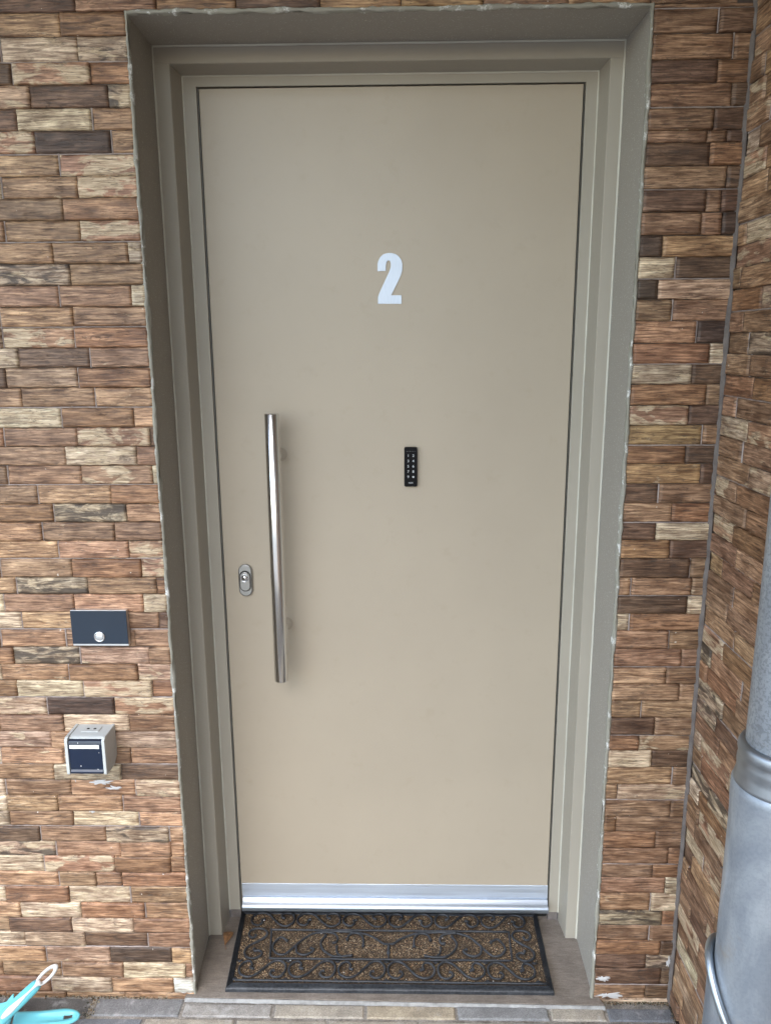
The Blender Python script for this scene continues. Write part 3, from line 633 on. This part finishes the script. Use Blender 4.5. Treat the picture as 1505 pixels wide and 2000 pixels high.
# pavers
class Pav:
    def __init__(s): s.v = []; s.f = []; s.c = []
    def add(s, x0, x1, y0, y1, col, fine):
        g_ = .0022; x0 += g_; x1 -= g_; y0 += g_; y1 -= g_
        n0 = len(s.v); e = .004
        us = [x0, x0+.0012, x0+e]+([x0+e+(x1-x0-2*e)*i/14 for i in range(1, 14)] if fine else [])+[x1-e, x1-.0012, x1]
        ws = [y0, y0+.0012, y0+e]+([y0+e+(y1-y0-2*e)*i/6 for i in range(1, 6)] if fine else [])+[y1-e, y1-.0012, y1]
        sd = random.uniform(0, 90); t = random.uniform(-.0012, .0012)
        for j, y in enumerate(ws):
            for i, x in enumerate(us):
                d = min(i, j, len(us)-1-i, len(ws)-1-j)
                z = -.0105+t+{0: -.014, 1: -.0030, 2: -.0004}.get(d, 0)+.0006*noise.noise(Vector((x*50+sd, y*50, 0)))
                xx, yy = x, y
                if d <= 1 and fine: xx += .0011*noise.noise(Vector((y*70, x*20, sd))); yy += .0011*noise.noise(Vector((x*70, y*20, sd)))
                s.v.append((xx, yy, z))
        w_ = len(us)
        for j in range(len(ws)-1):
            for i in range(w_-1):
                a = n0+j*w_+i; s.f.append((a, a+1, a+w_+1, a+w_)); s.c += [col+(1,)]*4
def paver_mat():
    m, n, l, b = mat('paver'); co = objco(n); tc = N(n, 'ShaderNodeVertexColor', layer_name='tint').outputs['Color']
    big = noise_n(n, l, co, 24, 7, .7); fine = noise_n(n, l, co, 420, 3, .7); 
    c = mixc(n, l, 1.0, tc, ramp(n, l, big, .3, .7, (.68,.68,.70,1), (1.28,1.28,1.28,1)), 'MULTIPLY')
    c = mixc(n, l, 1.0, c, ramp(n, l, fine, .3, .7, (.62,.62,.62,1), (1.35,1.35,1.35,1)), 'MULTIPLY')
    lime = noise_n(n, l, co, 17, 8, .75); c = mixc(n, l, mth(n, l, 'MULTIPLY', ramp(n, l, lime, .55, .68), .55), c, (.50,.49,.48))
    l.new(c, b.inputs['Base Color']); b.inputs['Roughness'].default_value = .85
    bump(n, l, mth(n, l, 'ADD', fine, big), .6, .0018, b); return m
pv = Pav()
PC = {'t': (.285,.255,.21), 'y': (.29,.245,.18), 's': (.18,.18,.18), 'g': (.24,.225,.205), 'b': (.14,.148,.16), 'd': (.115,.108,.10)}
row1 = [(-.4935, -.2882, 'g'), (-.2882, -.0814, 't'), (-.0814, .1216, 'y'), (.1216, .3288, 's'), (.3288, .4545, 't'), (.4545, .604, 'b')]
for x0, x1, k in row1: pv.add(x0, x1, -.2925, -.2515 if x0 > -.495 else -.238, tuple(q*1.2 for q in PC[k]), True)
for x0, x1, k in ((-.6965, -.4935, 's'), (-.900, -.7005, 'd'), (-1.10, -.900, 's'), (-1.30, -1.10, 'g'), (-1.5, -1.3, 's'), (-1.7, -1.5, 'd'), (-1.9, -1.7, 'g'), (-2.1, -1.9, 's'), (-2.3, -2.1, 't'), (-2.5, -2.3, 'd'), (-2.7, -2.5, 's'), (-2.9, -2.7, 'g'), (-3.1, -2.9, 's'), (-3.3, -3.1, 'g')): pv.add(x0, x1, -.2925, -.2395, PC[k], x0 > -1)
y = -.2925; r = 0
while y > -3.4:
    off = (-.3673 if r % 2 == 0 else -.2675); x = off-.2035*15
    while x < 2.4:
        if not (x+.2035 > XR-.002 and y > -3.6): pv.add(x, x+.2035, y-.1, y, tuple(q*(1.2 if r < 2 else (.60 if y > -1.5 else 1.5)) for q in PC[random.choice('ssgtgbyd' if x < -.4 else 'sgtgyt')]), r < 3)  # unseen rows darkened to cut bounce, far rows brightened for the handle's reflection
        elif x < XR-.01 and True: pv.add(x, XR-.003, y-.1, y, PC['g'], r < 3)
        x += .2035
    y -= .1; r += 1
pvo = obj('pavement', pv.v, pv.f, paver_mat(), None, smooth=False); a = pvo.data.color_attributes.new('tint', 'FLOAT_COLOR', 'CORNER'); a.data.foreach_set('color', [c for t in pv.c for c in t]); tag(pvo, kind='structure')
# sand and pale mortar between the pavers
vs = []; fs = []; nx, ny = 260, 40
for j in range(ny+1):
    for i in range(nx+1):
        x = -3.3+3.9*i/nx; y = -.236-.5*j/ny
        vs.append((x, y, -.0142+.0016*noise.noise(Vector((x*60, y*60, 0)))))
for j in range(ny):
    for i in range(nx): a = j*(nx+1)+i; fs.append((a, a+1, a+nx+2, a+nx+1))
tag(obj('joint_sand', vs, fs, M_BED, None, smooth=True), kind='structure')
mo = Vector
vs = []; fs = []; n_ = 260
for i in range(n_+1):
    x = -.4935+.948*i/n_; ye = -.2468-.0100*i/n_; w1 = .0018+.0016*noise.noise(Vector((x*35, 1, 0)))+.001*noise.noise(Vector((x*140, 1, 0)))
    vs += [(x, ye+.0012, -.0075), (x, ye-w1*.3, -.0040), (x, ye-w1, -.0058), (x, ye-w1-.0022, -.0125)]
for i in range(n_):
    for k in range(3): fs.append((i*4+k, i*4+k+1, i*4+k+5, i*4+k+4))
j_ = fixn(obj('pavement_pointing', vs, fs, mortar_mat('pale_pointing', (.17,.165,.16), (.38,.38,.375)), None, smooth=True)); tag(j_, kind='structure')
# crumbs and moss where wall meets paving
vs = []; fs = []; random.seed(21)
def crumb(x, y, z, s, B):
    a = random.uniform(0, 6.28); pts = []
    for k in range(6):
        an = a+k*math.pi/3; pts.append((x+math.cos(an)*s*random.uniform(.5, 1.2), y+math.sin(an)*s*random.uniform(.5, 1.2), z))
    B.add(pts+[(x, y, z+s*random.uniform(.5, 1.3))], [(k, (k+1) % 6, 6) for k in range(6)])
CR = [MB(), MB(), MB()]
for i in range(1500):
    u = random.random()
    if u < .55: x = random.uniform(-1.2, -.49); dens = noise.noise(Vector((x*9, 0, 0))); y = WY-.002-abs(random.gauss(0, .0035)); 
    elif u < .8: x = random.uniform(.455, .60); y = WY-.003-abs(random.gauss(0, .0035)); dens = .3
    elif u < .9: x = random.gauss(-.7, .008); y = random.uniform(-.300, -.24); dens = 1
    else: x = .603-abs(random.gauss(0, .005)); y = random.uniform(-.60, -.24); dens = 1
    if dens < -.15: continue
    crumb(x, y, -.0135+random.uniform(0, .004), random.uniform(.0008, .0024), random.choice(CR))
root = empty('debris', 'crumbs of moss and sand along the foot of the wall', 'debris', (-.6, WY, -.01)); root['kind'] = 'stuff'
bpy.data.objects.remove(root)
me_all = MB(); idx = []
for k, B in enumerate(CR):
    me_all.add(B.v, B.f); idx += [k]*len(B.f)
db = obj('debris', me_all.v, me_all.f, paint('crumb_brown', (.14,.085,.045), .9, .2, 60, .2))
db.data.materials.append(paint('crumb_sand', (.26,.22,.16), .9, .2, 60, .2)); db.data.materials.append(paint('crumb_dark', (.035,.035,.02), .9, .2, 60, .2))
for p, k in zip(db.data.polygons, idx): p.material_index = k
tag(db, 'crumbs of moss and sand along the foot of the wall', 'debris', kind='stuff')

# ---------------------------------------------------------------- doormat
random.seed(5)
MX0, MX1, MY0, MY1 = -.4037, .3456, -.2345, .012
mx = (MX0+MX1)/2
matr = empty('doormat', 'black rubber doormat with scrollwork over brown coir', 'doormat', (mx, -.11, 0))
def rubber():
    m, n, l, b = mat('mat_rubber'); co = objco(n); f = noise_n(n, l, co, 160, 6, .7); g_ = noise_n(n, l, co, 14, 5, .6)
    c = mixc(n, l, ramp(n, l, f, .4, .75), (.009,.011,.015), (.048,.053,.062)); c = mixc(n, l, mth(n, l, 'MULTIPLY', ramp(n, l, g_, .5, .7), .35), c, (.09,.095,.105))
    l.new(c, b.inputs['Base Color']); b.inputs['Roughness'].default_value = .55; bump(n, l, f, .5, .001, b); return m
M_RUB = rubber()
# ridged border: profile swept around the rectangle
BW = .0135
prof = [(0, 0), (.0004, .007), (.0016, .0085)]
for k in range(4): o_ = .0022+k*.0030; prof += [(o_, .0092+.0005*k), (o_+.0006, .0122+.0005*k), (o_+.0014, .0122+.0005*k), (o_+.0022, .0088+.0005*k)]
prof += [(BW+.001, .0115)]
def rect(o_, z):
    dx0 = 0.0; tp = lambda y: -.0155*(y-MY0)/(MY1-MY0)*1.0
    return [(MX0+o_, MY0+o_, z), (MX1-o_, MY0+o_, z), (MX1+.003-o_, MY1-o_, z), (MX0-.013+o_, MY1-o_, z)]
vs = []; fs = []
NS = 40
for o_, z in prof:
    R4 = rect(o_, z)
    for s_ in range(4):
        a, b = Vector(R4[s_]), Vector(R4[(s_+1) % 4])
        for i in range(NS):
            p = a.lerp(b, i/NS); j = .0006*noise.noise(p*60); p += Vector((j, j, j*.8 if z > 0 else 0)); vs.append(tuple(p))
nn = 4*NS
for k in range(len(prof)-1):
    for i in range(nn): fs.append((k*nn+i, k*nn+(i+1) % nn, (k+1)*nn+(i+1) % nn, (k+1)*nn+i))
fixn(obj('border', vs, fs, M_RUB, matr, smooth=False))
mb = MB(); R4 = rect(.006, .0085); R5 = rect(.006, .001)
mb.add(R5+R4, [(0,3,2,1),(4,5,6,7),(0,1,5,4),(1,2,6,5),(2,3,7,6),(3,0,4,7)])
def coirbase():
    m, n, l, b = mat('coir_base'); co = objco(n); f = noise_n(n, l, co, 300, 6, .7)
    l.new(mixc(n, l, ramp(n, l, f, .3, .7), (.012,.009,.007), (.09,.06,.038)), b.inputs['Base Color']); b.inputs['Roughness'].default_value = .95
    bump(n, l, f, .9, .003, b); return m
mb.build('backing', coirbase(), matr)
# scrolls
S_ = [(.32,.50),(.25,.56),(.27,.72),(.20,.92),(.08,.82),(.02,.52),(.08,.20),(.23,.06),(.40,.20),(.55,.58),(.70,.90),(.84,.96),(.96,.74),(.98,.42),(.91,.12),(.77,.07),(.68,.24),(.71,.40),(.76,.42)]
curves = []
y0, y1 = -.2075, -.1530
for k in range(6):
    a = -.3845+k*.1168+(.0*k); b = a+.1135
    for (fy0, fy1, fl) in ((y0, y1, 0), (-.0465, .0035, 1)):
        pts = []
        for u, v in S_:
            if k >= 3: u = 1-u
            if fl: v = 1-v
            pts.append((a+(b-a)*u, fy0+(fy1-fy0)*v))
        if k < 3: pts = pts
        curves.append((pts, .0026))
for sx in (0, 1):   # vertical scrolls at both ends
    pts = []
    for u, v in S_:
        x = -.3830+.050*v; y = -.152+.100*u
        if sx: x = 2*mx-x-.004
        pts.append((x, y))
    curves.append((pts, .0026))
cxm = -.0322
for k_, pts in MAT.items():
    curves.append((pts, .0026)); curves.append(([(2*cxm-x, y) for x, y in pts], .0027))
mb = MB()
for pts, r_ in curves:
    P3 = crom([(x, y, .0136) for x, y in pts], 7)
    P3 = [p+Vector((0, 0, .0010*noise.noise(p*50))) for p in P3]
    rad = [r_*(1+.22*noise.noise(p*90)) for p in P3]; rad[0] *= 1.5; rad[1] *= 1.4; rad[-1] *= 1.5; rad[-2] *= 1.4
    mb.tube(P3, r_, 10, .95, True, rad)
for (a, b) in (((-.330,-.057),(.2665,-.057)), ((-.315,-.149),(.262,-.149)), ((-.326,-.057),(-.315,-.149)), ((.2665,-.057),(.262,-.149)), ((-.386,-.2135),(.3315,-.2155)), ((-.0318,-.104),(-.0318,-.149))):
    P3 = [Vector((a[0]+(b[0]-a[0])*i/60, a[1]+(b[1]-a[1])*i/60, .0132)) for i in range(61)]
    P3 = [p+Vector((0, .0008*noise.noise(p*70), .0008*noise.noise(p*50))) for p in P3]
    mb.tube(P3, .0024, 8, 1.0)
# the little drop in the middle and flat webs between scrolls
mb.tube([(-.0318,-.118,.012),(-.0318,-.123,.013),(-.0318,-.130,.013),(-.0318,-.137,.012)], .003, 10, .8, True, [.0015,.0042,.0046,.0015])
for k in range(7):
    for yy in (-.1515, -.2105): 
        x = -.3845+k*.1168-.0016; mb.tube([(x-.006, yy, .0105), (x, yy+(.004 if yy < -.2 else -.004), .0112), (x+.006, yy, .0105)], .0035, 8, .5)
mb.build('rubber_scrollwork', M_RUB, matr, smooth=True)
# coir fibres
curve_pts = []
for pts, r_ in curves:
    for p in crom([(x, y, 0) for x, y in pts], 4): curve_pts.append((p.x, p.y))
grid = {}
for x, y in curve_pts: grid.setdefault((int(x/.004), int(y/.004)), []).append((x, y))
def near(x, y, r):
    gx_, gy_ = int(x/.004), int(y/.004)
    for i in (-1, 0, 1):
        for j in (-1, 0, 1):
            for a, b in grid.get((gx_+i, gy_+j), ()):
                if (a-x)**2+(b-y)**2 < r*r: return True
    return False
vs = []; fs = []; cols = []; PALF = [(.42,.28,.15), (.26,.165,.09), (.54,.40,.23), (.08,.055,.035), (.34,.19,.10), (.62,.51,.36), (.14,.095,.055)]
for i in range(26000):
    x = random.uniform(-.400, .336); y = random.uniform(-.2150, .004)
    if x < -.390-(y+.2345)*.05+.002 or near(x, y, .0029): continue
    if abs(y+.057) < .0022 or abs(y+.149) < .0022:
        if -.33 < x < .268: continue
    a = random.uniform(0, math.pi*2); L = random.uniform(.0025, .0060); up = random.uniform(-.2, .9)
    d = Vector((math.cos(a), math.sin(a), 0)); sdv = Vector((-d.y, d.x, 0))*random.uniform(.00016, .00032)
    z = random.uniform(.0086, .0112); p0 = Vector((x, y, z)); p1 = p0+d*L*.5+Vector((0, 0, L*.28*up)); p2 = p0+d*L+Vector((0, 0, L*.15*up))
    p1 += Vector((-d.y, d.x, 0))*random.uniform(-.0008, .0008)
    n0 = len(vs); vs += [p0-sdv, p0+sdv, p1-sdv, p1+sdv, p2]; fs += [(n0, n0+1, n0+3, n0+2), (n0+2, n0+3, n0+4)]
    c = random.choice(PALF); v_ = random.uniform(.7, 1.25)*max(.3, 1+.9*noise.noise(Vector((x*60, y*60, 0)))+.5*noise.noise(Vector((x*14, y*14, 3)))); cols += [tuple(min(1, q*v_) for q in c)+(1,)]*7
co_ = obj('coir_fibres', vs, fs, None, matr); a_ = co_.data.color_attributes.new('tint', 'FLOAT_COLOR', 'CORNER'); a_.data.foreach_set('color', [c for t in cols for c in t])
m, n, l, b = mat('coir'); l.new(N(n, 'ShaderNodeVertexColor', layer_name='tint').outputs['Color'], b.inputs['Base Color']); b.inputs['Roughness'].default_value = .8; co_.data.materials.append(m)
co_['kind'] = 'stuff'
mb = MB()
for x, y in ((-.3505, -.026), (-.265, -.155), (.010, -.2075), (-.135, -.19), (.21, -.21), (.10, -.08), (-.2, -.07), (.27, -.03)): crumb(x, y, .0135, .0024 if x < -.26 else .0014, mb)
gt = mb.build('grit', M_WHITE, None); tag(gt, 'white grit crumbs scattered over the doormat', 'grit', kind='stuff')
settle(matr)

# ---------------------------------------------------------------- dry leaf
def leaf():
    vs = []; fs = []; nu, nv = 12, 6
    c = Vector((-.4335, -.0800, .0125))
    for i in range(nu+1):
        t = i/nu; wd = .0150*math.sin(math.pi*min(1, t*1.02)**.75)*(1-.25*t)+.0004
        for j in range(-nv, nv+1):
            s_ = j/nv
            x = s_*wd*.9; y = .024-.044*t; z = abs(s_)**1.5*wd*.35+.004*math.sin(t*3.2)+.0008*noise.noise(Vector((s_*4, t*9, 0)))
            vs.append(c+Vector((x+.002*math.sin(t*4), y, z-.008)))
    w_ = 2*nv+1
    for i in range(nu):
        for j in range(w_-1): a = i*w_+j; fs.append((a, a+1, a+w_+1, a+w_))
    root = empty('dry_leaf', 'curled brown dry leaf on the doorstep beside the doormat', 'leaf', (c.x, c.y, 0))
    m, n, l, b = mat('leaf_brown'); co = objco(n); f = noise_n(n, l, co, 160, 6, .7)
    l.new(mixc(n, l, ramp(n, l, f, .3, .7), (.09,.045,.02), (.30,.155,.065)), b.inputs['Base Color']); b.inputs['Roughness'].default_value = .6; bump(n, l, f, .6, .001, b)
    o = obj('blade', vs, fs, m, root, smooth=True); sm_ = o.modifiers.new('s', 'SOLIDIFY'); sm_.thickness = .0004
    mb = MB(); mb.tube([c+Vector((.001, -.016, -.007)), c+Vector((0, -.023, -.008)), c+Vector((.002, -.028, -.009)), c+Vector((.004, -.031, -.0095))], .0006, 6)
    mb.build('stem', m, root, smooth=True); settle(root)
leaf()

# ---------------------------------------------------------------- drainpipe
PX, PY = .520, -.750
dp = empty('drainpipe', 'galvanised drainpipe against the side wall, wider below its collar', 'drainpipe', (PX, PY, -.03))
def zinc(name, base, dark, sc, speck):
    m, n, l, b = mat(name); co = objco(n)
    big = noise_n(n, l, co, 1, 7, .65, .4, (14, 14, 6)); sp = N(n, 'ShaderNodeTexVoronoi'); sp.inputs['Scale'].default_value = 150; l.new(co, sp.inputs['Vector'])
    fl_ = noise_n(n, l, co, 210, 3, .6)
    c = mixc(n, l, ramp(n, l, big, .40, .60), dark, base)
    c = mixc(n, l, mth(n, l, 'MULTIPLY', ramp(n, l, fl_, .50, .56), speck), c, tuple(x*.38 for x in dark))
    st = noise_n(n, l, co, 5.5, 6, .7); c = mixc(n, l, mth(n, l, 'MULTIPLY', ramp(n, l, st, .57, .66), .5), c, (.33, .29, .24))
    l.new(c, b.inputs['Base Color']); b.inputs['Metallic'].default_value = .55
    l.new(ramp(n, l, big, .3, .7, (.50,)*3+(1,), (.34,)*3+(1,)), b.inputs['Roughness'])
    bump(n, l, mth(n, l, 'ADD', big, mth(n, l, 'MULTIPLY', fl_, .3)), .22, .003, b); return m
M_Z1 = zinc('galvanised_speckled', (.33,.37,.42), (.24,.27,.31), 1, .38)
M_Z2 = zinc('weathered_zinc', (.37,.41,.46), (.245,.28,.33), 1, .10)
ZC = .905
mb = MB(); mb.lathe([(.0500, ZC-.02), (.0500, 2.47)], (PX, PY, 0), 'z', 72); mb.build('upper_pipe', M_Z1, dp, smooth=True)
mb = MB(); mb.lathe([(.0502, ZC+.012), (.0560, ZC+.0105), (.0585, ZC+.006), (.0590, ZC-.001), (.0580, ZC-.006), (.0574, ZC-.010), (.0584, ZC-.015), (.0586, ZC-.020), (.0580, ZC-.027), (.0584, ZC-.034), (.0606, ZC-.043), (.0608, ZC-.048), (.0598, ZC-.050)], (PX, PY, 0), 'z', 72); mb.build('collar', metal('collar_zinc', (.30,.33,.37), .42, (40, 40, 40), .15), dp, smooth=True)
mb = MB(); mb.lathe([(.0600, ZC-.047), (.0628, ZC-.050), (.0632, ZC-.060), (.0630, ZC-.075), (.0618, ZC-.098), (.0615, ZC-.12), (.0612, .60), (.0612, .38), (.0612, -.02)], (PX, PY, 0), 'z', 72); mb.build('lower_pipe', M_Z2, dp, smooth=True)
# slanted shell of the inspection flap around the lower pipe, with a rolled rim and a rivet
n = 96; RS = .0685; vs = []; fs = []
def rimz(a): return .462-.105*math.cos(a-math.radians(-38))*1.0     # lowest towards the front right
ring = []
zl = [1.0, .96, .9, .7, .4, .0]
for k in range(n):
    a = 2*math.pi*k/n; zt_ = rimz(a)
    ring.append(Vector((PX+RS*math.cos(a), PY+RS*math.sin(a), zt_)))
    for q in zl: vs.append((PX+(RS-(0 if q < 1 else .001))*math.cos(a), PY+(RS-(0 if q < 1 else .001))*math.sin(a), .05+(zt_-.05)*q))
m6 = len(zl)
for k in range(n):
    for q in range(m6-1): fs.append((k*m6+q, ((k+1) % n)*m6+q, ((k+1) % n)*m6+q+1, k*m6+q+1))
flp = fixn(obj('inspection_sleeve', vs, fs, M_Z2, dp, smooth=True))
mb = MB(); mb.tube(ring+[ring[0]], .0060, 10, 1.0, False); mb.build('rolled_rim', metal('rim_zinc', (.36,.41,.46), .40, (40, 40, 40), .12), flp, smooth=True)
mb = MB()
for k in range(9):
    a = math.radians(205+k*.0); 
a = math.radians(215); c = Vector((PX+(RS+.0002)*math.cos(a), PY+(RS+.0002)*math.sin(a), rimz(a)-.020))
for ring_i, (rr_, hh_) in enumerate(((.0045, 0), (.0036, .0018), (.0015, .0026))): pass
nv_ = Vector((math.cos(a), math.sin(a), 0)); tv = Vector((-math.sin(a), math.cos(a), 0)); vs = []; fs = []
for rr_, hh_ in ((.0050, 0), (.0040, .0020), (.0018, .0029), (.0001, .0031)):
    for k in range(16): t_ = 2*math.pi*k/16; vs.append(c+nv_*hh_+tv*math.cos(t_)*rr_+Vector((0, 0, 1))*math.sin(t_)*rr_)
for q in range(3):
    for k in range(16): fs.append((q*16+k, q*16+(k+1) % 16, (q+1)*16+(k+1) % 16, (q+1)*16+k))
fixn(obj('rivet', vs, fs, M_Z2, flp, smooth=True))
settle(dp)

# ---------------------------------------------------------------- dustpan and hand brush (only the handles are in the picture)
def loft(path, ws, hs, n=20, pw=2.6, up=Vector((0, 0, 1))):
    V = []; F = []
    for i, p in enumerate(path):
        t = (path[min(i+1, len(path)-1)]-path[max(i-1, 0)]).normalized(); a = t.cross(up).normalized(); b = a.cross(t).normalized()
        for k in range(n):
            an = 2*math.pi*k/n; c_, s_ = math.cos(an), math.sin(an)
            V.append(p+a*ws[i]*math.copysign(abs(c_)**(2/pw), c_)+b*hs[i]*math.copysign(abs(s_)**(2/pw), s_))
    for i in range(len(path)-1):
        for k in range(n): F.append((i*n+k, i*n+(k+1) % n, (i+1)*n+(k+1) % n, (i+1)*n+k))
    F += [tuple(range(n)), tuple(range(len(path)*n-1, (len(path)-1)*n-1, -1))]
    return V, F
vt = (CAM-Vector((-.80, -.36, .08))).normalized()       # the flat side of both handles is turned up and out
br = empty('hand_brush', 'turquoise and white hand brush handle leaning over the dustpan', 'brush', (-.88, -.40, -.01))
T0 = Vector((-.7520, -.3000, .1275)); T1 = Vector((-.8230, -.3950, .0930)); dv = (T1-T0).normalized(); ac = dv.cross(vt).normalized(); nrm = ac.cross(dv).normalized()
if nrm.dot(vt) < 0: nrm = -nrm
# white loop: flat ring with an oval hole
vs = []; fs = []; n = 40; c0 = T0+dv*.024
def ovl(k, ra, rb): a = 2*math.pi*k/n; return c0+dv*math.cos(a)*ra+ac*math.sin(a)*rb
for (ra, rb, h) in ((.0275, .0118, 0), (.0262, .0106, .0040), (.0185, .0062, .0040), (.0165, .0048, 0), (.0185, .0062, -.004), (.0262, .0106, -.004)):
    for k in range(n): vs.append(ovl(k, ra, rb)+nrm*h)
for q in range(6):
    for k in range(n): fs.append((q*n+k, q*n+(k+1) % n, ((q+1) % 6)*n+(k+1) % n, ((q+1) % 6)*n+k))
fixn(obj('hanging_loop', vs, fs, M_WHITE, br, smooth=True))
path = [T0+dv*(.044+.095*i/14) for i in range(15)]
ws = [.0060+.0048*min(1, i/3) + (.0022*i/14) for i in range(15)]
V, F = loft([p-nrm*.001 for p in path], [.0098, .0112, .0120]+[.0122+.0016*i/12 for i in range(12)], [.0045, .0060, .0068]+[.0070]*12, 22, 2.4, nrm)
fixn(obj('handle', V, F, M_AQUA, br, smooth=True))
pw_ = [T0+dv*(.040+.090*i/18)+nrm*.0052 for i in range(19)]
V, F = loft(pw_, [.0068, .0050, .0036, .0026, .0022, .0022, .0024, .0028, .0033, .0040, .0047, .0054, .0060, .0064, .0066, .0064, .0058, .0046, .0022], [.0025]*19, 16, 2, nrm)
fixn(obj('grip_inlay', V, F, M_WHITE, br, smooth=True))
bp = [T0+dv*(.132+.012*i)-nrm*.004 for i in range(14)]
V, F = loft(bp, [.014, .017, .022, .027, .031, .032, .032, .032, .032, .031, .030, .028, .022, .010], [.009]+[.013]*12+[.007], 24, 2.2, nrm)
fixn(obj('brush_head', V, F, M_AQUA, br, smooth=True))
vs = []; fs = []; random.seed(3)
for i in range(1400):
    p = T0+dv*random.uniform(.150, .280)+ac*random.uniform(-.026, .026)-nrm*.014; q = p-nrm*.034+Vector((random.uniform(-.004, .004), random.uniform(-.004, .004), 0))
    n0 = len(vs); vs += [p-ac*.0005, p+ac*.0005, q]; fs.append((n0, n0+1, n0+2))
o = obj('bristles', vs, fs, M_WHITE, br); o['kind'] = 'stuff'
settle(br)
du = empty('dustpan', 'turquoise dustpan handle lying on the paving below the brush', 'dustpan', (-.86, -.36, -.01))
H0 = Vector((-.7030, -.3230, .020)); H1 = Vector((-.8300, -.3560, .036)); dv = (H1-H0).normalized(); up_ = Vector((0, -.35, .94)).normalized(); ac = dv.cross(up_).normalized(); nrm = ac.cross(dv).normalized()
# flat paddle handle with raised rim and a slot
def hw_(t): return .0165*math.sqrt(max(0, 1-(1-min(1, t*3.4))**2))*(1-.10*t)+.0085*max(0, t-.6)
vs = []; fs = []; n = 30; m_n = 12
NU = 34
rows_ = []
for i in range(NU+1):
    t = i/NU; s0 = t*t*(1-t)+t*(1-(1-t)) if False else t
    tt = (i/NU)**1.5
    wv = hw_(tt); c = H0+dv*(.132*tt)
    for j in range(m_n+1):
        s_ = -1+2*j/m_n
        dep = .0055*max(0, 1-(abs(s_)/.62)**3)*min(1, max(0, (tt-.05)/.10))*max(0, min(1, (.80-tt)/.5))
        rim = -.0022*max(0, abs(s_)-.80)/.2
        vs.append(c+ac*wv*s_+nrm*(.004-dep+rim*1.2))
w_ = m_n+1
for i in range(NU):
    for j in range(m_n):
        tt = ((i+.5)/NU)**1.5; s_ = abs(-1+2*(j+.5)/m_n)
        if .10 < tt < .24 and s_ < .30: continue           # hanging slot
        a = i*w_+j; fs.append((a, a+1, a+w_+1, a+w_))
o = fixn(obj('handle', vs, fs, M_AQUA, du, smooth=True)); sl = o.modifiers.new('s', 'SOLIDIFY'); sl.thickness = .005; sl.offset = 0; bv = o.modifiers.new('b', 'BEVEL'); bv.width = .0016; bv.segments = 2
# pan: shallow tray beyond the left edge of the picture
vs = []; fs = []; PC_ = H1+dv*.0; ax = Vector((dv.x, dv.y, 0)).normalized(); ay = Vector((-ax.y, ax.x, 0))
for i in range(13):
    t = i/12; wd = .045+.07*min(1, t*1.6); z = .034*(1-t)**1.2+.002
    for j in range(13):
        s_ = -1+2*j/12; wall_ = .030*max(0, abs(s_)-.88)/.12*(1-t*.6); back = .030*max(0, 1-t*9)
        vs.append(Vector((H1.x, H1.y, 0))+ax*(.004+.21*t)+ay*wd*s_+Vector((0, 0, z*.4+wall_+back-.006)))
for i in range(12):
    for j in range(12): a = i*13+j; fs.append((a, a+1, a+14, a+13))
o = obj('pan', vs, fs, M_AQUA, du, smooth=True); sl = o.modifiers.new('s', 'SOLIDIFY'); sl.thickness = .003
settle(du)

# ---------------------------------------------------------------- unseen porch roof (throws the shade on the upper half; right wing added for shade)
cn = MB(); cn.box((-2.2, -1.90, 2.505), (.90, .12, 2.66)); cn.box((.05, -3.6, 2.5055), (.90, -1.9005, 2.66)); c_ = cn.build('shade_porch_roof', M_CEIL, None, bevel=.01)
tag(c_, 'unseen flat porch roof over the entrance, right wing added for shade', 'roof')
